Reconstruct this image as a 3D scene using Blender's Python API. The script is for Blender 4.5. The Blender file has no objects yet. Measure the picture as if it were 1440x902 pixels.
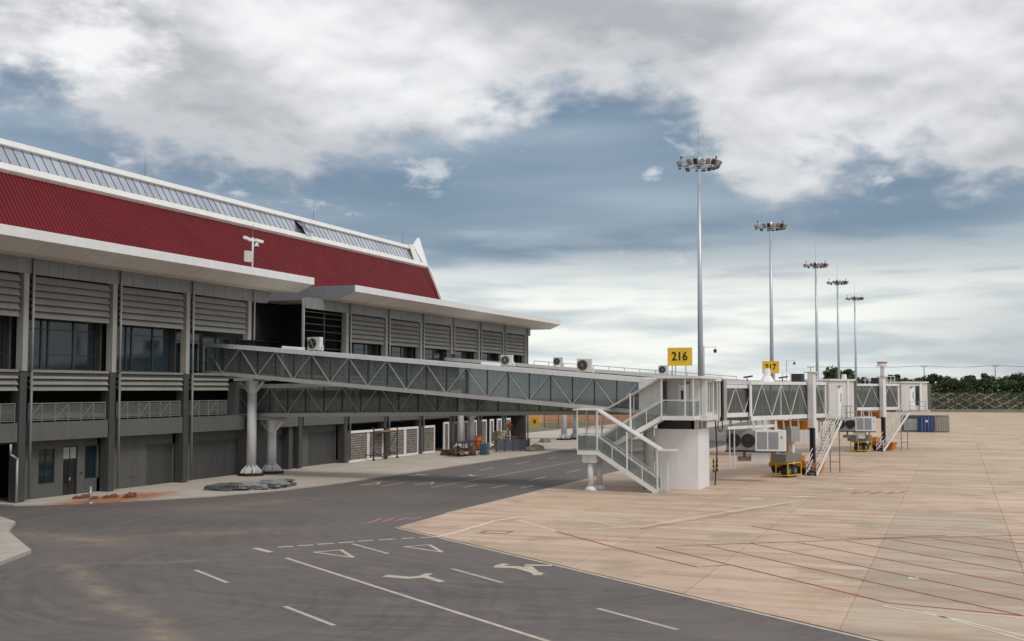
import bpy, bmesh, math, random
from mathutils import Vector, Matrix
random.seed(7)
R_ = math.radians
S = bpy.context.scene
COL = S.collection
# ------------------------------------------------------------------ camera
F = 1650.0; H = 6.87
TH = math.atan(96 / F); PH = math.atan(625 / F * math.cos(TH))
cam = bpy.data.cameras.new('camera'); co = bpy.data.objects.new('camera', cam); COL.objects.link(co)
co.location = (0, 0, H); co.rotation_euler = (math.pi / 2 + TH, 0, PH)
cam.sensor_width = 36; cam.lens = 36 * F / 1440; cam.clip_start = .5; cam.clip_end = 9000
S.camera = co
# ------------------------------------------------------------------ world
SUN_AZ, SUN_EL = R_(112), R_(52)      # azimuth measured from +Y towards +X
w = bpy.data.worlds.new('World'); S.world = w; w.use_nodes = True
nt = w.node_tree; nt.nodes.clear(); L = nt.links.new
def N(t, **k):
    n = nt.nodes.new(t)
    for a, b in k.items(): setattr(n, a, b)
    return n
def val(sock, v):
    if hasattr(v, 'is_linked') or isinstance(v, bpy.types.NodeSocket): L(v, sock)
    else: sock.default_value = v
def Mth(op, a, b=0.0, c=0.0, clamp=False):
    n = N('ShaderNodeMath', operation=op, use_clamp=clamp)
    val(n.inputs[0], a); val(n.inputs[1], b); val(n.inputs[2], c); return n.outputs[0]
def Smooth(x, a, b):
    n = N('ShaderNodeMapRange', interpolation_type='SMOOTHSTEP'); val(n.inputs[0], x); val(n.inputs[1], a); val(n.inputs[2], b); return n.outputs[0]
def Mix(f, a, b):
    n = N('ShaderNodeMix', data_type='RGBA'); val(n.inputs[0], f); val(n.inputs[6], a); val(n.inputs[7], b); return n.outputs[2]
def Noise(v, sc, det=8, rough=.55, dist=0.0):
    n = N('ShaderNodeTexNoise'); val(n.inputs['Vector'], v); n.inputs['Scale'].default_value = sc; n.inputs['Detail'].default_value = det
    n.inputs['Roughness'].default_value = rough; n.inputs['Distortion'].default_value = dist; return n.outputs[0]
def Comb(x, y, z):
    n = N('ShaderNodeCombineXYZ'); val(n.inputs[0], x); val(n.inputs[1], y); val(n.inputs[2], z); return n.outputs[0]
K = 10.0
def C(r, g, b): return (r * K, g * K, b * K, 1)
tc = N('ShaderNodeTexCoord'); sp = N('ShaderNodeSeparateXYZ'); L(tc.outputs['Generated'], sp.inputs[0])
dx, dy, dz = sp.outputs
el = Mth('MAXIMUM', dz, 0.0)
ra = Mth('ADD', Mth('MULTIPLY', dx, math.cos(PH)), Mth('MULTIPLY', dy, math.sin(PH)))
fa = Mth('ADD', Mth('MULTIPLY', dx, -math.sin(PH)), Mth('MULTIPLY', dy, math.cos(PH)))
az = Mth('ARCTAN2', ra, fa)
dd = Mth('ADD', el, 0.10)
plan = Comb(Mth('DIVIDE', dx, dd), Mth('DIVIDE', dy, dd), 0.0)      # flat cloud deck seen in perspective
sphv = Comb(Mth('MULTIPLY', az, 1.0), Mth('MULTIPLY', el, 1.9), 0.0)
fc = N('ShaderNodeFloatCurve'); L(Mth('ADD', az, 0.5), fc.inputs['Value'])
cv = fc.mapping.curves[0]
pts = [(-.50, .22), (-.41, .225), (-.36, .215), (-.315, .188), (-.22, .180), (-.13, .200), (-.03, .218), (.05, .240), (.12, .245), (.165, .212), (.20, .165), (.235, .148), (.28, .16), (.32, .176), (.37, .168), (.42, .158), (.5, .16)]
cv.points[0].location = (0, pts[0][1] * 4); cv.points[1].location = (1, pts[-1][1] * 4)
for a, e in pts[1:-1]: cv.points.new(a + .5, e * 4)
fc.mapping.update()
edge = Mth('MULTIPLY', fc.outputs[0], .25)
n_det = Noise(sphv, 9, 5, .5, .0); n_fine = Noise(sphv, 30, 10, .58, .15)
wob = Mth('ADD', Mth('MULTIPLY', Mth('SUBTRACT', n_det, .5), .14), Mth('MULTIPLY', Mth('SUBTRACT', n_fine, .5), .075))
hgt = Mth('ADD', Mth('SUBTRACT', el, edge), wob)
m_cu = Smooth(hgt, -.024, .034)
# light and dark inside the cumulus: broad soft grey bellies, whiter tops, a little billow
n_s = Noise(Comb(Mth('ADD', Mth('MULTIPLY', az, .8), .53), Mth('MULTIPLY', el, 1.9), .37), 4.6, 4, .45, .0)
n_s2 = Noise(sphv, 9, 7, .48, .1)
n_s3 = Noise(Comb(Mth('MULTIPLY', az, 1.0), Mth('ADD', Mth('MULTIPLY', el, 1.9), .02), 0.0), 9, 7, .48, .1)   # same billows, shifted up: lit from above
shade = Mth('ADD', Mth('MULTIPLY', n_s, .95), Mth('ADD', Mth('MULTIPLY', n_s2, .12), Mth('MULTIPLY', Mth('SUBTRACT', n_s2, n_s3), .5)))
cu_col = Mix(Smooth(shade, .36, .72), C(.385, .40, .43), C(.80, .805, .82))
rim = Mth('MULTIPLY', Smooth(hgt, -.02, .015), Mth('SUBTRACT', 1.0, Smooth(hgt, .015, .06)))
cu_col = Mix(Mth('MULTIPLY', rim, .45), cu_col, C(.70, .71, .72))
# clear gaps: the sky itself under a thin slate deck
sky = N('ShaderNodeTexSky', sky_type='NISHITA', sun_disc=False, sun_elevation=SUN_EL, sun_rotation=SUN_AZ, altitude=50, air_density=1.2, dust_density=2.0, ozone_density=2.0)
band = Noise(Comb(Mth('MULTIPLY', az, 1.6), Mth('MULTIPLY', el, 12.0), 0.0), 1.5, 3, .4, .0)
slate = Mix(Smooth(band, .38, .66), C(.155, .225, .305), C(.31, .38, .45))
base = Mix(.86, sky.outputs[0], slate)
# pale stratus towards the horizon
streak = Noise(Comb(Mth('MULTIPLY', az, 2.6), Mth('MULTIPLY', el, 17.0), 1.7), 2.4, 7, .5, .1)
low = Mth('SUBTRACT', 1.0, Smooth(Mth('ADD', el, Mth('MULTIPLY', Mth('SUBTRACT', streak, .5), .11)), .078, .135))
lowcol = Mix(Smooth(streak, .34, .60), C(.50, .56, .58), C(.86, .87, .82))
rain = Mth('MULTIPLY', Smooth(az, .26, .42), Mth('SUBTRACT', 1.0, Smooth(el, .05, .10)))
lowcol = Mix(Mth('MULTIPLY', rain, .55), lowcol, C(.33, .38, .41))
base = Mix(Mth('MULTIPLY', low, .93), base, lowcol)
# stray cloudlets in the blue band
pf = Smooth(Noise(Comb(Mth('MULTIPLY', az, 1.0), Mth('MULTIPLY', el, 2.2), 5.1), 15, 9, .6, .5), .60, .74)
base = Mix(Mth('MULTIPLY', pf, Mth('MULTIPLY', Smooth(el, .07, .1), .6)), base, C(.62, .65, .68))
def blob(a0, e0, wa, we):
    u_ = Mth('DIVIDE', Mth('SUBTRACT', az, a0), wa); v_ = Mth('DIVIDE', Mth('SUBTRACT', el, e0), we)
    return Mth('SUBTRACT', 1.0, Mth('SQRT', Mth('ADD', Mth('MULTIPLY', u_, u_), Mth('MULTIPLY', v_, v_))))
tuft = Noise(sphv, 55, 8, .6, .4)
for (a0, e0, wa, we) in ((-.070, .182, .032, .014), (.121, .181, .012, .009)):      # small tufts in the blue gap
    k_ = Smooth(Mth('ADD', blob(a0, e0, wa, we), Mth('MULTIPLY', Mth('SUBTRACT', tuft, .5), 2.4)), .1, 1.0); base = Mix(Mth('MULTIPLY', k_, .65), base, C(.66, .68, .70))
kb = Smooth(Mth('ADD', blob(-.345, .270, .085, .055), Mth('MULTIPLY', Mth('SUBTRACT', n_fine, .5), 1.6)), .1, .9); cu_col = Mix(Mth('MULTIPLY', kb, .75), cu_col, C(.90, .90, .91))
colr = Mix(m_cu, base, cu_col)
bg = N('ShaderNodeBackground'); L(colr, bg.inputs[0]); bg.inputs[1].default_value = 1.0 / K
L(bg.outputs[0], N('ShaderNodeOutputWorld').inputs[0])
# ------------------------------------------------------------------ sun, exposure
sl = bpy.data.lights.new('sun', 'SUN'); sl.energy = 1.4; sl.angle = R_(20); sl.color = (1, .95, .87)
so = bpy.data.objects.new('sun', sl); COL.objects.link(so)
sdir = Vector((math.sin(SUN_AZ) * math.cos(SUN_EL), math.cos(SUN_AZ) * math.cos(SUN_EL), math.sin(SUN_EL)))
so.rotation_euler = sdir.to_track_quat('Z', 'Y').to_euler(); so.location = (40, -40, 60)
vs = S.view_settings; vs.view_transform = 'Standard'; vs.look = 'None'; vs.gamma = 1; vs.use_curve_mapping = False; vs.exposure = 0.22
# ------------------------------------------------------------------ helpers
ri = (math.cos(PH), math.sin(PH), 0); fh = (-math.sin(PH), math.cos(PH), 0)
fw = (math.cos(TH) * fh[0], math.cos(TH) * fh[1], math.sin(TH)); up = (-math.sin(TH) * fh[0], -math.sin(TH) * fh[1], math.cos(TH))
def ray(px, py):
    a = (px - 720) / F; b = (451 - py) / F
    return [fw[i] + a * ri[i] + b * up[i] for i in range(3)]
def G(px, py, z=0.0):
    d = ray(px, py); t = (z - H) / d[2]; return Vector((d[0] * t, d[1] * t, z))
def PX(px, py, X):
    d = ray(px, py); t = X / d[0]; return Vector((X, d[1] * t, H + d[2] * t))

class MB:
    def __init__(s): s.v = []; s.f = []
    def add(s, vs, fs):
        n = len(s.v); s.v += [tuple(v) for v in vs]; s.f += [tuple(i + n for i in f) for f in fs]; return s
    def box(s, x0, x1, y0, y1, z0, z1):
        return s.add([(x0, y0, z0), (x1, y0, z0), (x1, y1, z0), (x0, y1, z0), (x0, y0, z1), (x1, y0, z1), (x1, y1, z1), (x0, y1, z1)],
                     [(3, 2, 1, 0), (4, 5, 6, 7), (0, 1, 5, 4), (1, 2, 6, 5), (2, 3, 7, 6), (3, 0, 4, 7)])
    def beam(s, p, q, a, b=None, upv=(0, 0, 1)):
        b = b or a; p = Vector(p); q = Vector(q); d = (q - p).normalized(); u = Vector(upv)
        if abs(d.dot(u)) > .98: u = Vector((1, 0, 0))
        x = d.cross(u).normalized() * (a / 2); y = d.cross(x).normalized() * (b / 2)
        return s.add([p - x - y, p + x - y, p + x + y, p - x + y, q - x - y, q + x - y, q + x + y, q - x + y],
                     [(0, 1, 2, 3), (7, 6, 5, 4), (4, 5, 1, 0), (5, 6, 2, 1), (6, 7, 3, 2), (7, 4, 0, 3)])
    def cyl(s, p, q, r0, r1=None, n=12, cap=True):
        r1 = r0 if r1 is None else r1; p = Vector(p); q = Vector(q); d = (q - p).normalized(); u = Vector((0, 0, 1))
        if abs(d.dot(u)) > .95: u = Vector((1, 0, 0))
        x = d.cross(u).normalized(); y = d.cross(x)
        c = [(math.cos(2 * math.pi * i / n), math.sin(2 * math.pi * i / n)) for i in range(n)]
        vs = [p + (x * a + y * b) * r0 for a, b in c] + [q + (x * a + y * b) * r1 for a, b in c]
        fs = [((i + 1) % n, i, n + i, n + (i + 1) % n) for i in range(n)]
        if cap: fs += [tuple(range(n)), tuple(range(2 * n - 1, n - 1, -1))]
        return s.add(vs, fs)
    def prism(s, pts, vec):
        n = len(pts); v = Vector(vec); a = [Vector(p) for p in pts]
        return s.add(a + [p + v for p in a], [tuple(range(n - 1, -1, -1)), tuple(range(n, 2 * n))] + [(i, (i + 1) % n, n + (i + 1) % n, n + i) for i in range(n)])
    def poly(s, pts): return s.add(pts, [tuple(range(len(pts)))])
    def strip(s, pts, wd, z, closed=False):
        P = [Vector((p[0], p[1], z)) for p in pts]; n = len(P); l = []; r = []
        for i in range(n):
            a = P[(i - 1) % n] if (i or closed) else P[i]; b = P[(i + 1) % n] if (i < n - 1 or closed) else P[i]
            d = (b - a).normalized(); t = Vector((-d.y, d.x, 0)) * wd / 2
            l.append(P[i] + t); r.append(P[i] - t)
        m = n if closed else n - 1
        return s.add(l + r, [(n + i, n + (i + 1) % n, (i + 1) % n, i) for i in range(m)])
    def mesh(s, name, mat, off=(0, 0, 0), smooth=False, fix=True):
        me = bpy.data.meshes.new(name); o = Vector(off)
        me.from_pydata([tuple(Vector(v) - o) for v in s.v], [], s.f)
        if fix:
            bm = bmesh.new(); bm.from_mesh(me); bmesh.ops.recalc_face_normals(bm, faces=bm.faces[:]); bm.to_mesh(me); bm.free()
        if smooth:
            for p in me.polygons: p.use_smooth = len(p.vertices) == 4
        if mat: me.materials.append(M[mat])
        return me
    def build(s, name, mat, parent=None, smooth=False, fix=True):
        off = s.org(parent)
        return put(name, s.mesh(name, mat, off, smooth, fix), parent)
    @staticmethod
    def org(parent):
        o = Vector((0, 0, 0)); p = parent
        while p is not None:
            if p.get('_abs') == 1: o += p.location
            p = p.parent
        return o
def put(name, me, parent=None, loc=(0, 0, 0), rot=(0, 0, 0), scl=(1, 1, 1)):
    o = bpy.data.objects.new(name, me); COL.objects.link(o); o.parent = parent; o.location = loc; o.rotation_euler = rot; o.scale = scl
    return o
def thing(name, label, cat, loc=(0, 0, 0), rz=0, group=None, absolute=True):
    o = bpy.data.objects.new(name, None); COL.objects.link(o); o.location = loc; o.rotation_euler = (0, 0, rz); o.empty_display_size = .3
    if absolute and rz == 0: o['_abs'] = 1     # parts are given in world metres, stored relative to this base
    return tag(o, label, cat, group)
def tag(o, label, cat=None, group=None):
    o['label'] = label
    if cat: o['category'] = cat
    if group: o['group'] = group
    return o
def struct(o, label=None):
    o['kind'] = 'structure'
    if label: o['label'] = label
    return o
# ------------------------------------------------------------------ materials
M = {}
def mat(name, col, rough=.6, metal=0.0, var=.12, scale=1.2, bump=0.0, bscale=30, spec=.5, dirt=0.0, dirtcol=(.25, .2, .15), objvar=0.0, streak=0.0):
    m = bpy.data.materials.new(name); m.use_nodes = True; t = m.node_tree; b = t.nodes['Principled BSDF']; ln = t.links.new
    b.inputs['Roughness'].default_value = rough; b.inputs['Metallic'].default_value = metal; b.inputs['Specular IOR Level'].default_value = spec
    tcn = t.nodes.new('ShaderNodeTexCoord'); geo = t.nodes.new('ShaderNodeNewGeometry')
    def nz(sc, det=5, ro=.6):
        n = t.nodes.new('ShaderNodeTexNoise'); n.inputs['Scale'].default_value = sc; n.inputs['Detail'].default_value = det; n.inputs['Roughness'].default_value = ro
        ln(geo.outputs['Position'], n.inputs['Vector']); return n.outputs[0]
    def mix(f, a, c, mode='MIX'):
        n = t.nodes.new('ShaderNodeMix'); n.data_type = 'RGBA'; n.blend_type = mode
        for s_, v in ((n.inputs[0], f), (n.inputs[6], a), (n.inputs[7], c)):
            if isinstance(v, bpy.types.NodeSocket): ln(v, s_)
            else: s_.default_value = v
        return n.outputs[2]
    def rng(x, a, b2, c=0, d=1):
        n = t.nodes.new('ShaderNodeMapRange'); ln(x, n.inputs[0]); n.inputs[1].default_value = a; n.inputs[2].default_value = b2; n.inputs[3].default_value = c; n.inputs[4].default_value = d; return n.outputs[0]
    lo = tuple(c * (1 - var) for c in col) + (1,); hi = tuple(min(1, c * (1 + var)) for c in col) + (1,)
    c = mix(rng(nz(scale), .3, .7), lo, hi)
    if dirt:
        f = rng(nz(scale * .6, 8, .7), .5, .75, 0, dirt); c = mix(f, c, dirtcol + (1,))
    if streak:
        mp = t.nodes.new('ShaderNodeMapping'); mp.inputs['Scale'].default_value = (1.6, 1.6, .10); ln(geo.outputs['Position'], mp.inputs[0])
        n = t.nodes.new('ShaderNodeTexNoise'); n.inputs['Scale'].default_value = 2.2; n.inputs['Detail'].default_value = 7; n.inputs['Roughness'].default_value = .7; ln(mp.outputs[0], n.inputs['Vector'])
        c = mix(rng(n.outputs[0], .5, .74, 0, streak), c, tuple(v * .45 for v in col) + (1,))
    if objvar:
        oi = t.nodes.new('ShaderNodeObjectInfo'); c = mix(1.0, c, mixv(t, ln, oi.outputs['Random'], objvar), 'MULTIPLY')
    ln(c, b.inputs['Base Color'])
    rr = rng(nz(scale * 2.3), .3, .7, max(.02, rough - .08), min(1, rough + .08)); ln(rr, b.inputs['Roughness'])
    if bump:
        bp = t.nodes.new('ShaderNodeBump'); bp.inputs['Strength'].default_value = bump; bp.inputs['Distance'].default_value = .02; ln(nz(bscale, 6), bp.inputs['Height']); ln(bp.outputs[0], b.inputs['Normal'])
    M[name] = m; return m, t, b, c, mix, nz, rng
def mixv(t, ln, rnd, amt):
    n = t.nodes.new('ShaderNodeMapRange'); ln(rnd, n.inputs[0]); n.inputs[3].default_value = 1 - amt; n.inputs[4].default_value = 1 + amt * .5
    cc = t.nodes.new('ShaderNodeCombineColor'); [ln(n.outputs[0], cc.inputs[i]) for i in range(3)]; return cc.outputs[0]
mat('wall_paint', (.098, .100, .092), .75, var=.08, scale=.5, dirt=.25, dirtcol=(.15, .14, .12), bump=.1, streak=0.45)
mat('band_paint', (.115, .118, .108), .7, var=.07, scale=.6, dirt=.2, dirtcol=(.16, .15, .13), streak=0.5)
mat('column_dark', (.062, .063, .062), .55, var=.12, scale=.7, streak=0.4)
mat('column_light', (.36, .345, .315), .65, var=.08, scale=.8, dirt=.2, dirtcol=(.2, .18, .15), streak=0.45)
mat('rail_grey', (.24, .24, .23), .5, var=.1)
mat('pipe_grey', (.38, .38, .37), .4, var=.1)
mat('pipe_dark', (.16, .16, .155), .5, var=.1)
mat('louvre', (.265, .255, .235), .45, metal=.1, var=.09, scale=.6, dirt=.25, dirtcol=(.16, .14, .12), objvar=.10, streak=0.35)
mat('fascia_panel', (.235, .235, .225), .45, metal=.1, var=.05, objvar=.08, streak=0.35)
mat('canopy_white', (.80, .80, .79), .35, var=.03, streak=0.22)
mat('soffit', (.72, .68, .63), .5, var=.04, objvar=.05)
mat('notch_panel', (.24, .245, .255), .45, metal=.1, var=.05, objvar=.08, streak=0.25)
mat('red_roof', (.14, .007, .011), .5, var=.12, scale=.25, spec=.25, streak=0.35)
mat('red_rib', (.24, .010, .018), .42, var=.12, scale=.25, spec=.4)
mat('roof_white', (.74, .73, .71), .45, var=.05, dirt=.25, dirtcol=(.5, .46, .4), streak=0.2)
mat('skylight', (.50, .54, .61), .22, metal=.8, var=.08, scale=.2, spec=.8, objvar=.12)
mat('dark_metal', (.03, .032, .035), .4, var=.1)
mat('window_glass', (.010, .020, .028), .03, var=.3, scale=.25, spec=.75, objvar=.3)
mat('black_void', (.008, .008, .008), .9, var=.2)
mat('shutter', (.060, .061, .062), .5, var=.12, scale=.6, objvar=.1, streak=0.3)
mat('door_dark', (.012, .014, .016), .15, var=.2, spec=.6)
mat('white_paint', (.74, .735, .725), .4, var=.04, scale=.8, dirt=.18, dirtcol=(.5, .46, .4), streak=0.28)
mat('white_clean', (.82, .82, .82), .5, var=.03, scale=.6, dirt=.12, dirtcol=(.55, .5, .45), streak=0.16)
mat('truss', (.47, .46, .44), .45, var=.06, scale=.8, dirt=.25, dirtcol=(.38, .33, .28), streak=0.3)
mat('beige_panel', (.64, .625, .60), .5, var=.05, scale=.5, dirt=.2, dirtcol=(.4, .35, .3), streak=0.3)
mat('steel', (.42, .44, .47), .35, metal=.5, var=.08, scale=.4)
mat('mast_steel', (.46, .50, .55), .4, metal=.35, var=.08, scale=.3)
mat('lamp_brown', (.33, .23, .19), .5, var=.15)
mat('lamp_black', (.03, .03, .035), .4)
mat('black_rubber', (.016, .016, .016), .7, var=.2)
mat('black_paint', (.012, .012, .013), .35, var=.2)
mat('orange', (.62, .22, .02), .5, var=.15, scale=2, dirt=.3, dirtcol=(.25, .12, .05), streak=0.4)
mat('yellow', (.75, .47, .015), .45, var=.06)
mat('sign_ink', (.012, .010, .006), .6, var=.1)
mat('grille', (.32, .335, .37), .5, metal=.3, var=.06)
mat('ac_casing', (.62, .61, .57), .5, var=.08, scale=3, dirt=.2)
mat('box_grey', (.34, .34, .33), .5, var=.1, dirt=.2, streak=0.4)
mat('olive_grey', (.20, .195, .165), .6, var=.15)
mat('blue_paint', (.012, .055, .22), .45, var=.2, scale=1.5, dirt=.25, dirtcol=(.12, .08, .06), streak=0.5)
mat('teal_paint', (.05, .13, .16), .5, var=.2, scale=1.5, dirt=.35, dirtcol=(.2, .14, .1), streak=0.5)
mat('slat_beige', (.42, .41, .33), .6, var=.15, scale=2, dirt=.3)
mat('timber', (.32, .21, .12), .75, var=.25, scale=4)
mat('pale_board', (.52, .45, .34), .7, var=.12, scale=3)
mat('form_blue', (.07, .095, .13), .6, var=.25, scale=3, dirt=.4, dirtcol=(.16, .11, .08))
mat('rust', (.13, .06, .04), .8, var=.35, scale=6)
mat('scaffold', (.05, .04, .035), .6, var=.2)
mat('tarp_grey', (.30, .30, .295), .7, var=.3, scale=5, bump=.3)
mat('tarp_dark', (.13, .13, .132), .7, var=.3, scale=5, bump=.3)
mat('hi_vis', (.75, .13, .02), .7, var=.1)
mat('dark_red', (.16, .012, .02), .8, var=.15)
mat('denim', (.03, .055, .11), .8, var=.2)
mat('skin', (.30, .17, .11), .6, var=.05)
mat('line_white', (.42, .38, .34), .7, var=.15, scale=3, dirt=.75, dirtcol=(.17, .15, .135))
mat('line_cream', (.47, .42, .34), .7, var=.15, scale=3, dirt=.6, dirtcol=(.22, .18, .15))
mat('line_apron', (.66, .59, .50), .7, var=.1, scale=2, dirt=.75, dirtcol=(.5, .39, .29))
mat('line_red', (.27, .03, .035), .75, var=.2, scale=2, dirt=.3, dirtcol=(.42, .33, .25))
mat('line_pink', (.34, .15, .17), .75, var=.2, scale=4, dirt=.8, dirtcol=(.42, .33, .25))
mat('kerb', (.40, .365, .32), .8, var=.12, scale=.8, bump=.2, dirt=.3, dirtcol=(.28, .22, .16))
mat('soil', (.36, .17, .085), .95, var=.25, scale=2, bump=.6, bscale=8)
mat('soil_dark', (.17, .07, .035), .95, var=.3, scale=4, bump=.6, bscale=8)
mat('lattice', (.30, .27, .23), .8, var=.15, scale=.3)
mat('bark', (.10, .075, .055), .9, var=.2)
mat('pole_grey', (.25, .25, .25), .7, var=.1)
mat('mound', (.22, .18, .14), .9, var=.3, scale=3, bump=.5, bscale=8)
# foliage
def foliage(name, a, b_):
    m, t, b, c, mix, nz, rng = mat(name, a, .7, var=.3, scale=.35)
    c2 = mix(rng(nz(.12, 4), .35, .65), c, tuple(b_) + (1,)); t.links.new(c2, b.inputs['Base Color'])
foliage('leaf_dark', (.036, .062, .020), (.065, .095, .026))
foliage('leaf_mid', (.05, .085, .022), (.10, .125, .035))
foliage('scrub', (.045, .048, .024), (.085, .060, .035))
foliage('grass_ground', (.09, .10, .04), (.16, .13, .07))
# glass of the bridges: tinted sheet, part mirror
def glass(name, tint, refl, rough=.03):
    m = bpy.data.materials.new(name); m.use_nodes = True; t = m.node_tree; t.nodes.clear(); ln = t.links.new
    tr = t.nodes.new('ShaderNodeBsdfTransparent'); tr.inputs[0].default_value = tint + (1,)
    gl = t.nodes.new('ShaderNodeBsdfGlossy'); gl.inputs[0].default_value = (.85, .92, .92, 1); gl.inputs[1].default_value = rough
    df = t.nodes.new('ShaderNodeBsdfDiffuse'); df.inputs[0].default_value = (.36, .38, .365, 1)
    fr = t.nodes.new('ShaderNodeFresnel'); fr.inputs[0].default_value = 1.55
    ad = t.nodes.new('ShaderNodeMath'); ad.operation = 'MULTIPLY_ADD'; ad.inputs[1].default_value = 1.3; ad.inputs[2].default_value = refl; ad.use_clamp = True; ln(fr.outputs[0], ad.inputs[0])
    m0 = t.nodes.new('ShaderNodeMixShader'); m0.inputs[0].default_value = .28; ln(tr.outputs[0], m0.inputs[1]); ln(df.outputs[0], m0.inputs[2])
    mx = t.nodes.new('ShaderNodeMixShader'); ln(ad.outputs[0], mx.inputs[0]); ln(m0.outputs[0], mx.inputs[1]); ln(gl.outputs[0], mx.inputs[2])
    o = t.nodes.new('ShaderNodeOutputMaterial'); ln(mx.outputs[0], o.inputs[0]); M[name] = m
glass('bridge_glass', (.80, .85, .84), .03)
glass('stair_glass', (.78, .83, .82), .02)
# asphalt
m, t, b, c, mix, nz, rng = mat('asphalt', (.112, .096, .092), .8, var=.14, scale=.12, bump=.25, bscale=40)
ln = t.links.new; geo = t.nodes.new('ShaderNodeNewGeometry')
def mnode(op, a, b_=0.0, c_=0.0, clamp=False):
    n = t.nodes.new('ShaderNodeMath'); n.operation = op; n.use_clamp = clamp
    for i, v in enumerate((a, b_, c_)):
        if isinstance(v, bpy.types.NodeSocket): ln(v, n.inputs[i])
        else: n.inputs[i].default_value = v
    return n.outputs[0]
sx = t.nodes.new('ShaderNodeSeparateXYZ'); ln(geo.outputs['Position'], sx.inputs[0]); gx, gy = sx.outputs[0], sx.outputs[1]
fine = nz(9, 8, .75); c = mix(rng(fine, .3, .75, 0, .5), c, (.165, .142, .13, 1))
c = mix(rng(nz(28, 4, .8), .55, .8, 0, .7), c, (.22, .19, .175, 1)); c = mix(rng(nz(.35, 7, .65), .5, .68, 0, .5), c, (.075, .066, .063, 1)); c = mix(rng(nz(.045, 4, .6), .42, .62, 0, .45), c, (.15, .128, .117, 1))
def rings(cx, cy, r0, r1, f):      # tyre arcs worn into the turning area
    r = mnode('SQRT', mnode('ADD', mnode('POWER', mnode('SUBTRACT', gx, cx), 2.0), mnode('POWER', mnode('SUBTRACT', gy, cy), 2.0)))
    r = mnode('ADD', r, mnode('MULTIPLY', nz(.07, 2), 5.0))
    wv = t.nodes.new('ShaderNodeTexNoise'); wv.noise_dimensions = '1D'; wv.inputs['Scale'].default_value = f; wv.inputs['Detail'].default_value = 3; ln(r, wv.inputs['W'])
    inside = mnode('MULTIPLY', rng(r, r0, r0 + 3), rng(r, r1, r1 - 5))
    return mnode('MULTIPLY', rng(wv.outputs[0], .45, .62), inside)
pa = G(560, 830); pb = G(250, 900)
for (cc, r0, r1, f, s_) in ((G(640, 790), 6, 30, 1.9, .32), (G(120, 850), 3, 22, 1.9, .28), (G(860, 740), 14, 44, 1.6, .3)):
    k = mnode('MULTIPLY', rings(cc.x, cc.y, r0, r1, f), mnode('MULTIPLY', rng(nz(.1, 5), .38, .6), s_))
    c = mix(k, c, (.050, .045, .044, 1))
def along(p, q, wd, s_, colr, c, brk=.5):
    d = (q - p).normalized(); nx, ny = -d.y, d.x
    dist = mnode('ABSOLUTE', mnode('ADD', mnode('ADD', mnode('MULTIPLY', gx, nx), mnode('MULTIPLY', gy, ny)), mnode('SUBTRACT', mnode('MULTIPLY', nz(.25, 3), 2.4), 1.2 + p.x * nx + p.y * ny)))
    tt = mnode('SUBTRACT', mnode('ADD', mnode('MULTIPLY', gx, d.x), mnode('MULTIPLY', gy, d.y)), p.x * d.x + p.y * d.y); ll = (q - p).length
    k = mnode('MULTIPLY', rng(dist, wd, 0.0), mnode('MULTIPLY', rng(tt, -2, 2), rng(tt, ll + 2, ll - 2)))
    return mix(mnode('MULTIPLY', k, mnode('MULTIPLY', rng(nz(.6, 8, .75), brk - .12, brk + .16), s_)), c, colr)
c = along(G(90, 795), G(300, 940), .8, .8, (.33, .25, .17, 1), c, .51)
c = along(G(60, 760), G(420, 745), 1.6, .7, (.28, .19, .13, 1), c, .5)
c = along(G(250, 718), G(420, 702), 3.0, .8, (.24, .19, .14, 1), c, .48)
c = along(G(100, 795), G(480, 782), .5, .5, (.21, .19, .175, 1), c, .45)
c = along(G(0, 745), G(160, 765), 2.0, .8, (.34, .25, .18, 1), c, .52)
c = along(G(250, 740), G(480, 725), 3.5, .6, (.085, .075, .072, 1), c, .45)
c = along(G(600, 720), G(800, 655), 3.0, .6, (.078, .069, .066, 1), c, .45)
c = mix(rng(nz(.5, 9, .7), .56, .72, 0, .5), c, (.22, .175, .14, 1))
ln(c, b.inputs['Base Color'])
# apron concrete
def apron_mat(name, base, objv, dark=1.0):
    global t, ln
    m, t, b, c, mix, nz, rng = mat(name, base, .75, var=.10, scale=.10, bump=.15, bscale=25, objvar=objv)
    ln = t.links.new
    g2 = t.nodes.new('ShaderNodeNewGeometry'); mp = t.nodes.new('ShaderNodeMapping'); mp.inputs['Scale'].default_value = (.10, 1.1, 1); mp.inputs['Rotation'].default_value = (0, 0, R_(4)); ln(g2.outputs['Position'], mp.inputs[0])
    n = t.nodes.new('ShaderNodeTexNoise'); n.inputs['Scale'].default_value = .8; n.inputs['Detail'].default_value = 8; n.inputs['Roughness'].default_value = .65; ln(mp.outputs[0], n.inputs['Vector'])
    c = mix(rng(n.outputs[0], .44, .68, 0, .8), c, (.30, .215, .15, 1))          # broom and water streaks
    c = mix(rng(nz(.30, 10, .74), .50, .64, 0, .62), c, (.36, .235, .145, 1))
    c = mix(rng(nz(.15, 7, .65), .53, .64, 0, .5), c, (.29, .25, .205, 1))
    c = mix(rng(nz(7, 6, .8), .62, .8, 0, .35), c, (.22, .17, .13, 1))
    c = mix(rng(nz(1.7, 8, .75), .60, .72, 0, .55), c, (.24, .185, .14, 1))
    ln(c, b.inputs['Base Color'])
apron_mat('apron_concrete', (.545, .408, .30), .11)
apron_mat('apron_worn', (.455, .37, .28), .08)
apron_mat('apron_far', (.51, .40, .29), 0.0)
m, t, b, c, mix, nz, rng = mat('pavement', (.46, .41, .35), .8, var=.12, scale=.25, bump=.2, dirt=.5, dirtcol=(.40, .29, .20))
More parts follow.
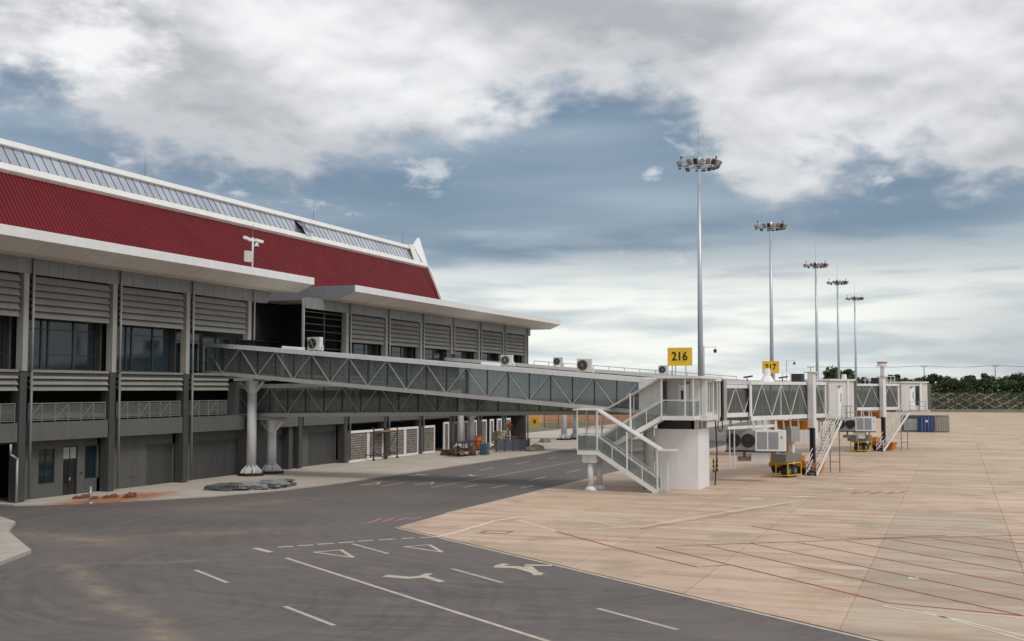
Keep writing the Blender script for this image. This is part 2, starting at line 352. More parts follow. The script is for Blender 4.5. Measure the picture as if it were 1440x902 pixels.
ln = t.links.new; geo = t.nodes.new('ShaderNodeNewGeometry'); sx = t.nodes.new('ShaderNodeSeparateXYZ'); ln(geo.outputs['Position'], sx.inputs[0])
_c = G(165, 703)      # spilled orange earth ground into the paving by the door
_dx = mnode('DIVIDE', mnode('SUBTRACT', sx.outputs[0], _c.x), 2.6); _dy = mnode('DIVIDE', mnode('SUBTRACT', sx.outputs[1], _c.y), 6.5)
_r = mnode('ADD', mnode('SQRT', mnode('ADD', mnode('MULTIPLY', _dx, _dx), mnode('MULTIPLY', _dy, _dy))), mnode('MULTIPLY', mnode('SUBTRACT', nz(.9, 7, .7), .5), 1.3))
c = mix(rng(_r, 1.0, .45, 0, .95), c, (.36, .155, .075, 1)); ln(c, b.inputs['Base Color'])
mat('joint', (.22, .18, .14), .9, var=.15)
# block infill panels
m, t, b, c, mix, nz, rng = mat('block_infill', (.20, .165, .135), .85, var=.1)
br = t.nodes.new('ShaderNodeTexBrick'); geo = t.nodes.new('ShaderNodeNewGeometry'); sx = t.nodes.new('ShaderNodeSeparateXYZ'); cb = t.nodes.new('ShaderNodeCombineXYZ')
t.links.new(geo.outputs['Position'], sx.inputs[0]); t.links.new(sx.outputs[1], cb.inputs[0]); t.links.new(sx.outputs[2], cb.inputs[1]); t.links.new(cb.outputs[0], br.inputs['Vector'])
br.inputs['Scale'].default_value = 1; br.inputs['Brick Width'].default_value = .55; br.inputs['Row Height'].default_value = .22; br.inputs['Mortar Size'].default_value = .03
br.inputs['Color1'].default_value = (.33, .295, .255, 1); br.inputs['Color2'].default_value = (.22, .19, .16, 1); br.inputs['Mortar'].default_value = (.05, .045, .04, 1)
t.links.new(br.outputs[0], b.inputs['Base Color'])
bp = t.nodes.new('ShaderNodeBump'); bp.inputs['Distance'].default_value = .03; t.links.new(br.outputs[1], bp.inputs['Height']); bp.invert = True; t.links.new(bp.outputs[0], b.inputs['Normal'])

# ================================================================== ground
XF = -52.4; Y0 = 56.2; BAY = 8.0
def Yk(k): return Y0 + BAY * k
o = MB().poly([(-3500, -600, -.06), (3500, -600, -.06), (3500, 6000, -.06), (-3500, 6000, -.06)]).build('ground', 'grass_ground'); struct(o)
road = struct(MB().poly([(-62, -30, 0), (70, -30, 0), (70, 374, 0), (-62, 374, 0)]).build('road', 'asphalt'), 'dark grey asphalt service road')
# apron outline
XA = (G(649, 718).x + G(818, 676).x) / 2
pc = G(560, 742); p2 = G(1240, 902); dl = (p2 - pc).normalized(); pe = pc + dl * 140
tp = G(622, 722)
AP = [Vector((XA, 371, 0)), Vector((XA, tp.y, 0)), Vector((pc.x, pc.y, 0)), Vector((pe.x, pe.y, 0)), Vector((150, 371, 0))]
ap = MB().poly([(p.x, p.y, .004) for p in AP]).build('apron', 'apron_far'); struct(ap, 'tan concrete aircraft parking apron')
def clip(poly, cl):
    out = poly; n = len(cl); area = sum(cl[i].x * cl[(i + 1) % n].y - cl[(i + 1) % n].x * cl[i].y for i in range(n)); sg = 1 if area > 0 else -1
    for i in range(n):
        a, b2 = cl[i], cl[(i + 1) % n]; inp = out; out = []
        side = lambda p: sg * ((b2.x - a.x) * (p.y - a.y) - (b2.y - a.y) * (p.x - a.x))
        for j in range(len(inp)):
            p, q = inp[j - 1], inp[j]; sp_, sq = side(p), side(q)
            if (sp_ >= 0) != (sq >= 0): out.append(p + (q - p) * (sp_ / (sp_ - sq)))
            if sq >= 0: out.append(q)
        if not out: return []
    return out
cells = []
SW = 5.45; g = .014
for i in range(-12, 22):
    for j in range(0, 40):
        x0 = -8.7 + SW * i; y0 = 20.3 + SW * j; cx, cy = x0 + SW / 2, y0 + SW / 2
        dpt = cx * fh[0] + cy * fh[1]; lat = cx * ri[0] + cy * ri[1]
        if dpt < 18 or abs(lat) > dpt * .4364 + 6: continue
        pl = clip([Vector((x0 + g, y0 + g, 0)), Vector((x0 + SW - g, y0 + g, 0)), Vector((x0 + SW - g, y0 + SW - g, 0)), Vector((x0 + g, y0 + SW - g, 0))], AP)
        if len(pl) > 2: cells.append((dpt, pl, (cx, cy)))
cells.sort(key=lambda c: c[0]); cells = cells[:290]
full = None
for dpt, pl, (cx, cy) in cells:
    isfull = len(pl) == 4 and abs((pl[1] - pl[0]).length - (SW - 2 * g)) < .01 and abs((pl[2] - pl[1]).length - (SW - 2 * g)) < .01 and abs((pl[3] - pl[2]).length - (SW - 2 * g)) < .01
    if isfull and full is not None: me = full
    else:
        ctr = Vector((cx, cy, 0)); ins = [p + (ctr - p).normalized() * .015 for p in pl]; n = len(pl)
        mb = MB(); mb.add([(p.x - cx, p.y - cy, .006) for p in pl] + [(p.x - cx, p.y - cy, .026) for p in pl] + [(p.x - cx, p.y - cy, .030) for p in ins],
                          [(i, (i + 1) % n, n + (i + 1) % n, n + i) for i in range(n)] + [(n + i, n + (i + 1) % n, 2 * n + (i + 1) % n, 2 * n + i) for i in range(n)] + [tuple(range(2 * n, 3 * n))])
        me = mb.mesh('slab', 'apron_concrete')
        if isfull: full = me
    so_ = put('slab', me, ap, (cx, cy, 0))
    if -4 < cx < 2.5 and cy < 68: so_.material_slots[0].link = 'OBJECT'; so_.material_slots[0].material = M['apron_worn']
ZR, ZA = .006, .036
def mark(name, pts, wd, parent, mt, closed=False):
    z = ZR if parent is road else ZA
    return MB().strip([G(*p) for p in pts], wd, z, closed).build(name, mt, parent)
# pavement beside the terminal
pv = [G(20, 712), G(100, 710), G(180, 706), G(300, 699), G(400, 690), G(460, 683), G(818, 630)]
e2 = Vector((pv[-1].x, 340, 0))
outl = [(p.x, p.y) for p in pv] + [(e2.x, 340), (-62, 340), (-62, pv[0].y)]
mb = MB().prism([(x, y, .002) for x, y in outl], (0, 0, .085)); pav = struct(mb.build('pavement', 'pavement'), 'pale concrete pavement along the terminal wall')
# concrete island at the left edge
mb = MB().prism([tuple(p) for p in (G(-60, 726, .002), G(2, 731, .002), G(22, 738, .002), G(12, 752, .002), G(44, 779, .002), G(0, 796, .002), G(-60, 815, .002))], (0, 0, .16))
struct(mb.build('kerb_island', 'kerb'), 'pale concrete kerb island')
# ---- road markings
for p, q in (((275, 802), (320, 820)), ((400, 853), (470, 880)), ((635, 800), (707, 820)), ((840, 856), (953, 886)), ((495, 765), (546, 779)),
             ((652, 686), (671, 682)), ((689, 687), (714, 682)), ((732, 687), (750, 683)), ((745, 676), (767, 670.5)), ((797, 665), (815.5, 661)), ((674, 662), (695, 657.5)), ((725, 653), (745, 649)), ((770, 645.5), (783.5, 643)), ((538, 684), (568, 679)),
             ((1010, 612), (1030, 607))):
    mark('lane_dash', (p, q), .17, road, 'line_white')
mark('lane_line', ((402, 785), (640, 861), (830, 921)), .17, road, 'line_cream')
mark('lane_line', ((607, 686), (827, 646), (905, 631)), .15, road, 'line_white')
for a in ((390, 770, 413, 768.5), (418, 768, 441, 766.5), (446, 766, 470, 764.3), (476, 763.8, 498, 762.2), (503, 761.6, 525, 760.2), (533, 759.7, 556, 758.2), (565, 757.7, 583, 756.8), (590, 756.5, 611, 755.8)):
    mark('stop_dash', ((a[0], a[1]), (a[2], a[3])), .30, road, 'line_white')
mark('lane_dash', ((358, 771), (381, 777)), .3, road, 'line_cream')
for tri in (((441, 777), (479, 773.5), (497, 784.5)), ((568, 769), (604, 766.5), (622, 777)), ((505, 683), (535, 678), (530, 681.5)), ((581, 682), (610, 678), (606, 681.5))):
    mb = MB()
    for q in range(3): mb.strip([G(*tri[q]), G(*tri[(q + 1) % 3])], .17, ZR + .0015 * q)
    mb.build('give_way_triangle', 'line_cream', road)
def arrow(pts, wd, wide):
    mb = MB(); 
    for sgm in pts: mb.strip([G(*p) for p in sgm], wd if len(sgm) < 3 else wide, ZR + .003 * pts.index(sgm))
    mb.build('road_arrow', 'line_cream', road)
arrow([((541, 810), (575, 813), (600, 811)), ((592, 812), (604, 807)), ((596, 811), (622, 819))], .3, .45)
arrow([((695, 797), (725, 798), (745, 802)), ((700, 796.5), (712, 793.5)), ((738, 795), (776, 796)), ((742, 797), (757, 810)), ((728, 799), (762, 808.5))], .35, .5)
arrow([((575, 669), (602, 668)), ((586, 667), (598, 669))], .3, .3)
arrow([((646, 670), (672, 669)), ((660, 667.5), (666, 670))], .3, .3)
for q in range(4): mark('worn_hatching', ((518 + q * 19, 736 - q * 1.6), (536 + q * 19, 729.5 - q * .7)), .22, road, 'line_pink')
# ---- apron markings
W = 'apron_line'
mark(W, ((612, 757), (640, 750), (695, 733.5), (740, 727), (775, 724.5), (870, 724)), .22, ap, 'line_apron')
mark(W, ((728, 732), (782, 748)), .15, ap, 'line_apron')
mark(W, ((780, 725), (850, 730), (895, 734)), .12, ap, 'line_apron')
mark(W, ((790, 727), (880, 742)), .12, ap, 'line_apron')
mark(W, ((826, 745), (900, 742), (991, 726), (1121, 705.5)), .18, ap, 'line_apron')
mark(W, ((1241, 853.6), (1345, 873), (1440, 896), (1500, 911)), .12, ap, 'line_apron')
mark(W, ((1241, 853), (1340, 862), (1500, 876)), .10, ap, 'line_apron')
mark(W, ((1300, 862), (1440, 902), (1480, 914)), .10, ap, 'line_apron')
nrm = Vector((dl.y, -dl.x, 0)); nrm = nrm if nrm.y < 0 else -nrm
MB().strip([pc + nrm * .13, pc + dl * 45 + nrm * .13], .18, ZR).build('edge_strip', 'line_cream', road)
MB().strip([Vector((XA - .13, tp.y, 0)), Vector((XA - .13, 200, 0))], .22, ZR).build('edge_strip', 'kerb', road)
RL = 'red_line'
mark(RL, ((782, 748.5), (860, 770), (980, 799), (1024, 796)), .12, ap, 'line_red')
mark(RL, ((1440, 868), (1248.7, 849.5), (1023.7, 795), (922.5, 770.7), (993.7, 767.4), (1121, 763), (1252, 758.5), (1440, 754), (1520, 752)), .12, ap, 'line_red')
for a in (((993.7, 768.5), (1436, 867)), ((1055.6, 765.5), (1460, 850)), ((1121, 764), (1460, 829)), ((1188.7, 762), (1460, 811)), ((1252.5, 760), (1460, 795)), ((1312.5, 758.5), (1460, 781)), ((1372, 757), (1460, 769))):
    mark(RL, a, .11, ap, 'line_red')
mark(RL, ((675, 751), (683, 748), (721, 748.5), (712, 751.5)), .18, ap, 'line_red', True)
mark(RL, ((900, 745), (1000, 729), (1110, 709.5)), .08, ap, 'line_red')
for i in range(9):
    x = 1198 + i * 8.5; mark('stencil_mark', ((x, 696 - (i % 3)), (x + 7, 692 + (i % 2) * 2)), .3, ap, 'line_pink')
for a in ((1040, 702.5, 1072, 702.5), (1113, 699.5, 1146, 699.5), (1190, 688, 1200, 688), (1278, 814, 1292, 814.6)):
    mark('apron_line', ((a[0], a[1]), (a[2], a[3])), .5, ap, 'line_apron')
mark('apron_line', ((1056, 741), (1110, 749.5), (1162, 759.5), (1237, 758), (1330, 754)), .12, ap, 'soil_dark')
# earth patch by the door, with lumps
def lump(c, sx, sy, sz, seed, name, mt, parent=None):
    rnd = random.Random(seed); bm = bmesh.new(); bmesh.ops.create_icosphere(bm, subdivisions=3, radius=1)
    for v in bm.verts:
        k = 1 + .22 * math.sin(v.co.x * 5 + seed) * math.cos(v.co.y * 6 + seed * 2) + .12 * rnd.uniform(-1, 1)
        v.co = Vector((v.co.x * sx * k, v.co.y * sy * k, max(v.co.z * k, -.03) * sz))
    me = bpy.data.meshes.new(name); bm.to_mesh(me); bm.free(); me.materials.append(M[mt])
    return put(name, me, parent, c)
for i, (px, py, s_, nm) in enumerate(((183, 699, .38, ''), (160, 699, .26, ''), (150, 700, .22, ''), (120, 700, .3, ''), (108, 701, .22, ''), (133, 701, .2, ''))):
    c = G(px, py, .12); o = lump(c, s_ * .6, s_ * 1.5, s_ * .7, i + 3, 'earth_lump', 'soil_dark')
    tag(o, 'biggest dark clod of orange earth by the terminal wall' if i == 0 else 'small dark clod of orange earth near the terminal door', 'earth', None if i == 0 else 'earth clods by the door')

# ================================================================== terminal
T = thing('terminal_building', 'grey airport terminal with louvred facade and steep red ribbed roof', 'building', (XF, Y0, 0))
KA, KB = -3, 11
YS = Yk(KA); YE = 148.7; YW = Yk(11) + 1.4
NY0, NY1 = 84.25, 91.3            # notch in the eaves
# shared meshes (relative to bay start on the column line)
bl = BAY - .95 - .12
def blade(hz, dpth):
    return MB().add([(-dpth, .12, 0), (0, .12, -hz * .30), (.0, .12, -hz * .42), (-dpth, .12, -.05 + hz * .0), (-dpth, .12 + bl, 0), (0, .12 + bl, -hz * .30), (0, .12 + bl, -hz * .42), (-dpth, .12 + bl, -.05)],
                    [(0, 1, 5, 4), (1, 2, 6, 5), (2, 3, 7, 6), (3, 0, 4, 7), (0, 3, 2, 1), (4, 5, 6, 7)])
def plate(hz):   # face-on louvre board, leaning out at the foot, with a top return
    t_ = .05
    return MB().add([(-.22, .12, 0), (-.02, .12, -hz), (-.08, .12, -hz - .02), (-.40, .12, -.06), (-.22, .12 + bl, 0), (-.02, .12 + bl, -hz), (-.08, .12 + bl, -hz - .02), (-.40, .12 + bl, -.06)],
                    [(0, 1, 5, 4), (1, 2, 6, 5), (2, 3, 7, 6), (3, 0, 4, 7), (0, 3, 2, 1), (4, 5, 6, 7)])
me_up = plate(.40).mesh('louvre', 'louvre'); me_lo = plate(.31).mesh('louvre', 'louvre')
me_col = MB().box(-.75, -.05, -.80, -.24, 0, 7.93).mesh('column', 'column_dark')
mbc = MB().box(-.50, .0, -.70, -.28, 0, 5.9); me_colu = mbc.mesh('upper_column', 'column_light')
me_head = MB().box(-.7, -.06, -.80, -.24, 0, .98).mesh('column_head', 'column_dark')
me_pipe = MB().cyl((.08, 0, 0), (.08, 0, 6.8), .075, n=10).mesh('downpipe', 'pipe_grey', smooth=True); me_pipel = MB().cyl((.08, 0, 0), (.08, 0, 7.62), .085, n=10).mesh('downpipe', 'pipe_dark', smooth=True)
me_colk = MB().box(-.50, .0, -.70, -.28, 0, 3.1).mesh('upper_column', 'column_light'); me_pipek = MB().cyl((.08, 0, 0), (.08, 0, 4.0), .075, n=10).mesh('downpipe', 'pipe_grey', smooth=True)
me_pan = MB().box(-.10, -.04, 0, 1.30, 0, .98).mesh('fascia_panel', 'fascia_panel')
me_sill = MB().box(-1.1, -.03, .12, BAY - .95, 0, .16).mesh('sill', 'louvre')
me_band = MB().box(-.7, -.04, .0, BAY - .93, 0, 1.12).mesh('balcony_band', 'band_paint')
me_pane = MB().box(-.02, .02, 0, 1.0, 0, 1).mesh('pane', 'window_glass')
me_pframe = None
me_rpost = MB().box(-.018, .018, -.018, .018, 0, 1.14).mesh('railing_post', 'rail_grey'); me_rb1 = MB().beam((0, .04, 0), (0, 1.1, .94), .022).mesh('railing_brace', 'rail_grey'); me_rb2 = MB().beam((.01, 1.1, 0), (.01, .04, .94), .022).mesh('railing_brace', 'rail_grey')
def rel(x, y, z): return (x - XF, y - Y0, z)
def P_(name, me, x, y, z, rot=(0, 0, 0), scl=(1, 1, 1), parent=None): return put(name, me, parent or T, rel(x, y, z), rot, scl)
# body: dark rooms behind the facade, floor slabs, back
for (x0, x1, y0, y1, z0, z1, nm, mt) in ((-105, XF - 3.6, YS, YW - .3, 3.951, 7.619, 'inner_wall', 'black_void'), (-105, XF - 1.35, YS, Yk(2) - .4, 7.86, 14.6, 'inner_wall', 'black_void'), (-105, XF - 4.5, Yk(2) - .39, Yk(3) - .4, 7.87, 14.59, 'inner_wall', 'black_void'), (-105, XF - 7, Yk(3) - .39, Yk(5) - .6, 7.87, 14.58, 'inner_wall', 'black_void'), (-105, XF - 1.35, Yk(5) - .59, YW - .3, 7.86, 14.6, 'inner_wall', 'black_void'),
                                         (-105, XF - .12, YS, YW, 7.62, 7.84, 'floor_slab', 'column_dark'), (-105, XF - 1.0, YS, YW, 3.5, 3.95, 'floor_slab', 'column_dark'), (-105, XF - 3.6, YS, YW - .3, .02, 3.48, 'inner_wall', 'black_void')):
    MB().box(x0, x1, y0, y1, z0, z1).build(nm, mt, T)
for k in range(KA, KB + 1):
    y = Yk(k)
    if k != 3: P_('column', me_col, XF, y, 0)
    if k == 4: MB().box(XF - .3, XF - .12, y - .1, y + .08, 7.9, 14.7).build('mullion', 'pipe_grey', T); continue
    br_ = k in (3, 8)      # the sloping bridges pass here: the column stops below and starts again above
    P_('upper_column', me_colk if br_ else me_colu, XF, y, 10.75 if br_ else 7.95); P_('column_head', me_head, XF, y, 13.86)
    P_('downpipe', me_pipek if br_ else me_pipe, XF, y, 10.75 if br_ else 7.93); P_('downpipe', me_pipel, XF, y, .28)
for k in range(KA, KB):
    y = Yk(k); last = k == KB - 1
    if k != 3:
        for i in range(6):
            xs = y + i * 1.333
            if k == 4 and i == 0: pass
            P_('fascia_panel', me_pan, XF, y + .03 + i * 1.325, 13.83, scl=(1, 1, 1))
    if k not in (3, 4):
        for i in range(6): P_('louvre', me_up, XF, y, 13.72 - i * .425)
        mb = MB().box(XF - .5, XF - .42, y + .12, y + BAY - .95, 11.25, 13.8); mb.build('louvre_backing', 'dark_metal', T)
    elif k == 4:
        mb = MB()
        for z in (13.55, 13.1, 12.5, 11.9, 11.2, 10.4): mb.box(XF - .2, XF - .12, y + .1, y + BAY - .85, z, z + .05)
        mb.build('open_louvre_rails', 'column_dark', T); MB().box(XF - .2, XF - .1, y + 3.4, y + 3.5, 8, 13.5).build('mullion', 'dark_metal', T)
    # glazing
    xg = XF - 1.05 if k not in (2, 3, 4) else XF - (4.2 if k == 2 else 6.9)
    f = MB(); ys = [y + .15, y + 1.9, y + 2.5, y + 4.75, y + BAY - 1.15]
    for yy in ys: f.box(xg - .06, xg + .08, yy - .07, yy + .07, 8.02, 11.3)
    f.box(xg - .06, xg + .05, ys[0], ys[-1], 10.55, 10.63); f.box(xg - .06, xg + .08, ys[0], ys[-1], 11.16, 11.3); f.box(xg - .06, xg + .09, ys[0], ys[-1], 8.0, 8.13)
    f.box(xg - .06, xg + .05, ys[0], ys[-1], 9.0, 9.05)
    wn = f.build('window', 'dark_metal', T)
    for a, b_ in zip(ys[:-1], ys[1:]):
        put('pane', me_pane, wn, rel(xg, a + .07, 8.13), (0, 0, random.uniform(-.006, .006)), (1, b_ - a - .14, 2.42)); put('pane', me_pane, wn, rel(xg, a + .07, 10.63), scl=(1, b_ - a - .14, .53))
    if k not in (2, 3, 4): MB().box(XF - 1.1, XF - .76, y + BAY - 1.0, y + BAY - .85, 8.0, 13.7).build('window_reveal', 'column_dark', T)
    if k == 3: P_('balcony_band', me_band, XF, y, 3.69, scl=(1, 1, .75)); continue
    kf = (77.0 - y) / (BAY - .95) if k == 2 else 1.0       # bay 2 stops short where the bridges enter
    P_('sill', me_sill, XF, y, 7.87, scl=(1, kf, 1))
    for i in range(3): P_('louvre', me_lo, XF, y, 7.80 - i * .365, scl=(1, kf, 1))
    P_('balcony_band', me_band, XF, y, 3.69)
    ye = y + .12 + bl * kf
    rp = MB().box(XF - .28, XF - .23, y + .12, ye, 5.95, 6.0).box(XF - .27, XF - .23, y + .12, ye, 4.92, 4.96).build('railing', 'rail_grey', T)
    npn = 6 if k != 2 else 4; sw = (ye - y - .12) / npn
    for i in range(npn + 1): put('railing_post', me_rpost, rp, rel(XF - .25, y + .12 + i * sw, 4.81))
    for i in range(0, npn, 2):
        put('railing_brace', me_rb1, rp, rel(XF - .25, y + .12 + i * sw, 4.98)); put('railing_brace', me_rb2, rp, rel(XF - .25, y + .12 + i * sw, 4.98))
    MB().box(XF - .275, XF - .258, y + .14, ye - .02, 5.0, 5.9).build('railing_glass', 'stair_glass', T)
# canopy: flat soffit, raised outer soffit, fascia, top sheet
XI, XO = XF + 1.6, XF + 3.1; ZI, ZB, ZT = 14.80, 15.42, 15.97
for (a, b_) in ((YS, NY0), (NY1, YE)):
    MB().box(XF - 7.2, XI, a, b_, ZI, ZI + .25).build('flat_soffit', 'soffit', T)
    MB().box(XF - 7.2, XO - .06, a, b_, ZT - .3, ZT).build('canopy_deck', 'roof_white', T)
    n = int((b_ - a) / 1.36); sw = (b_ - a) / n
    mesh_s = MB().add([(XI - XF, .012, ZI - .004), (XO - XF - .004, .012, ZB), (XO - XF - .004, sw - .012, ZB), (XI - XF, sw - .012, ZI - .004), (XI - XF, .012, ZI + .05), (XO - XF - .004, .012, ZB + .05), (XO - XF - .004, sw - .012, ZB + .05), (XI - XF, sw - .012, ZI + .05)],
                      [(0, 1, 2, 3), (4, 5, 6, 7), (0, 1, 5, 4), (1, 2, 6, 5), (2, 3, 7, 6), (3, 0, 4, 7)]).mesh('soffit_panel', 'soffit')
    for i in range(n): P_('soffit_panel', mesh_s, XF, a + i * sw, 0)
    m2 = int((b_ - a) / 4); s2 = (b_ - a) / m2
    mesh_f = MB().box(XO - XF, XO - XF + .05, .006, s2 - .006, ZB - .01, ZT + .02).mesh('fascia', 'canopy_white')
    for i in range(m2): P_('fascia', mesh_f, XF, a + i * s2, 0)
# end faces of the canopies (in the notch and at the far end)
def endface(yy, th, name='canopy_end', mt='notch_panel'):
    xs = [XF - 7.2, XF - 5.4, XF - 3.6, XF - 1.8, XF, XI]
    for a, b_ in zip(xs[:-1], xs[1:]): MB().box(a + .01, b_ - .01, yy, yy + th, ZI + .002, ZT - .01).build(name, mt, T)
    MB().prism([(XI + .01, yy, ZI), (XO, yy, ZB), (XO, yy, ZT), (XI + .01, yy, ZT - .01)], (0, th, 0)).build(name, mt, T)
endface(NY1 - .06, .05); endface(NY0 + .01, .05); endface(YE + .01, .05, mt='soffit')
# roof strip over the notch, hanging panels with raked ends
MB().box(XF - 9, XF - 6.2, NY0 + .08, NY1 - .08, 14.62, ZT - .05).build('notch_wall', 'notch_panel', T)
MB().prism([(XF - .07, Yk(3) + .03, 13.83), (XF - .07, Yk(3) + 2.0, 13.83), (XF - .07, Yk(3) + 2.7, 14.79), (XF - .07, Yk(3) + .03, 14.79)], (.06, 0, 0)).build('fascia_panel', 'fascia_panel', T)
MB().prism([(XF - .07, Yk(5) - 2.4, 13.83), (XF - .07, Yk(5) - .95, 13.83), (XF - .07, Yk(5) - .95, 14.79), (XF - .07, Yk(5) - 3.2, 14.79)], (.06, 0, 0)).build('fascia_panel', 'fascia_panel', T)
# far corner beyond the last column
MB().box(XF - 30, XF - .05, Yk(11) + .1, YW, 13.83, 14.79).build('corner_panel', 'fascia_panel', T)
MB().box(XF - .9, XF - .3, YW - .3, YW - .1, 8, 13.8).build('corner_post', 'column_light', T)
MB().box(XF - 45, XF - .8, YW - .28, YW - .2, 0, 14.6).build('end_wall', 'wall_paint', T)
# ground floor
xw = XF - .9
def gwall(y0, y1, z0=0, z1=3.69, holes=()):
    mb = MB(); ys = [y0]
    for (a, b_, c_, d_) in sorted(holes):
        mb.box(xw - .25, xw, ys[-1], a, z0, z1); mb.box(xw - .25, xw, a, b_, d_, z1)
        if c_ > z0 + .01: mb.box(xw - .25, xw, a, b_, z0, c_)
        ys.append(b_)
    mb.box(xw - .25, xw, ys[-1], y1, z0, z1); return mb.build('ground_floor_wall', 'wall_paint', T)
def framed(a, b_, c_, d_, nm, pm, n=1, tr=None):
    f = MB()
    for yy in [a + .03] + [a + (b_ - a) * i / n for i in range(1, n)] + [b_ - .03]: f.box(xw - .16, xw - .06, yy - .03, yy + .03, c_, d_)
    f.box(xw - .16, xw - .06, a, b_, d_ - .06, d_ - .001)
    if c_ > .3: f.box(xw - .16, xw - .05, a, b_, c_ + .001, c_ + .07)
    if tr: f.box(xw - .16, xw - .06, a, b_, tr - .04, tr + .04)
    o = f.build(nm, 'dark_metal', T)
    for i in range(n):
        put('pane', me_pane, o, rel(xw - .12, a + (b_ - a) * i / n + .03, c_ + .03), scl=(1, (b_ - a) / n - .06, (tr or d_) - c_ - .06)).data = me_pane if pm == 'window_glass' else me_doorp
    return o
me_doorp = MB().box(-.02, .02, 0, 1, 0, 1).mesh('pane', 'door_dark')
gwall(Yk(0) + .02, Yk(1) - .9, holes=((58.0, 59.4, .95, 3.1), (60.15, 61.45, .02, 3.2), (62.15, 63.5, 1.0, 3.15)))
framed(58.0, 59.4, .95, 3.1, 'window', 'window_glass', 2); framed(62.15, 63.5, 1.0, 3.15, 'window', 'window_glass', 2)
d = framed(60.15, 61.45, .02, 3.2, 'door', 'door_dark', 2, 2.35)
MB().box(xw - .14, xw - .08, 60.2, 61.4, 2.4, 3.12).build('transom', 'box_grey', d)
MB().box(xw - .05, xw - .02, 60.75, 60.85, 1.0, 1.2).build('handle', 'steel', d)
MB().box(xw + .001, xw + .05, 61.75, 61.87, 1.35, 1.5).build('switch_box', 'dark_metal', T)
def shutter(a, b_, c_, d_):
    n = round((b_ - a) / .62); ww = (b_ - a) / n; m_ = MB().box(-.03, .03, .006, ww - .006, 0, d_ - c_).mesh('shutter_board', 'shutter')
    fr = MB().box(xw - .2, xw - .04, a - .07, a, c_, d_).box(xw - .2, xw - .04, b_, b_ + .07, c_, d_).box(xw - .2, xw - .04, a - .07, b_ + .07, d_, d_ + .07).build('shutter_frame', 'column_dark', T)
    for i in range(n): put('shutter_board', m_, fr, rel(xw - .12, a + i * ww, c_))
gwall(Yk(1) + .02, Yk(2) - .9, holes=((68.4, 72.5, .12, 2.95),)); shutter(68.45, 72.45, .13, 2.9)
gwall(Yk(2) + .02, Yk(3) + .019, holes=((73.6, 79.6, .05, 2.95),)); shutter(73.67, 79.53, .06, 2.88)
gwall(Yk(3) + .02, Yk(4) - .9, holes=((81.4, 86.6, .05, 2.95),)); shutter(81.45, 86.55, .06, 2.9)
gwall(Yk(4) + .02, Yk(5) - .9, holes=((90.4, 95.2, .05, 3.05),)); shutter(90.45, 95.15, .06, 3.0)
gwall(Yk(-2), Yk(-1) - .9)
MB().box(XF - 1.0, XF - .3, Yk(4) - 2.0, Yk(4) - 1.35, 0, 3.68).build('column', 'column_dark', T)
def infill(a, b_, z1, nm='infill_panel', xw=XF - .12):
    fr = MB().box(xw - .1, xw + .04, a, a + .2, .25, z1).box(xw - .1, xw + .04, b_ - .2, b_, .25, z1).box(xw - .1, xw + .04, a, b_, z1, z1 + .22).box(xw - .12, xw + .05, a, b_, .01, .25)
    o = fr.build(nm, 'white_clean', T)
    MB().box(xw - .06, xw - .01, a + .2, b_ - .2, .25, z1).build('block_fill', 'block_infill', o)
for k in (5, 6):
    infill(Yk(k) + .1, Yk(k) + 3.9, 2.75); infill(Yk(k) + 3.95, Yk(k) + BAY - .95, 2.75)
infill(Yk(7) + .1, Yk(7) + 3.2, 2.75)
for k in (8, 9, 10):
    infill(Yk(k) - 2.4, Yk(k) - 1.0, 3.0); infill(Yk(k) + .2, Yk(k) + 2.1, 3.0)
    if k < 10: infill(Yk(k) + 3.2, Yk(k) + 4.4, 3.0)
MB().cyl((XF + .12, Yk(0) - 1.6, 3.6), (XF + .12, Yk(0) - 1.6, 3.0), .07, n=8).cyl((XF + .12, Yk(0) - 1.6, 3.0), (XF + .12, Yk(0) - 1.05, 2.7), .07, n=8).cyl((XF + .12, Yk(0) - 1.05, 2.75), (XF + .12, Yk(0) - 1.05, .1), .07, n=8).build('drain_pipe', 'pipe_grey', T, True)
for i in range(4): MB().box(xw + .002, xw + .01, 67.1 - .35 * i * .5, 67.22 - .35 * i * .5, .72 + (i % 2) * .03, .8).build('stencil_mark', 'dark_red', T)
# ---- red roof
FX, FZ, SL = XF - 7.0, 15.9, 1.65
def RP(px, py):
    d = ray(px, py); t_ = (FZ - SL * (-FX) - H) / (d[2] + SL * d[0]); return Vector((d[0] * t_, d[1] * t_, H + d[2] * t_))
def onroof(s, y, off=0.0):   # s: metres back from the foot; off: metres out along the normal
    n = Vector((SL, 0, 1)).normalized(); return Vector((FX - s, y, FZ + SL * s)) + n * off
S_red, S_g0, S_g1, S_rid = 63.32 + FX, 63.61 + FX, 64.61 + FX, 64.90 + FX
YR0 = YS; YRb, YRt = 134.0, 136.8    # far edge leans outwards towards the top
YRidge = 135.0
pitch = .40; n = int((YRt - YR0) / pitch); mb = MB()
prof = []
for i in range(n + 1):
    y = YR0 + i * pitch
    prof += [(y, 0.0), (y + pitch * .52, 0.0), (y + pitch * .62, .075), (y + pitch * .90, .075)]
vs_, fs_ = [], []
for (y, off) in prof:
    f = (y - YR0) / (YRt - YR0); yb = YR0 + f * (YRb - 1.0 - YR0) if False else y
    vs_ += [onroof(-.2, y, off), onroof(S_red, y, off)]
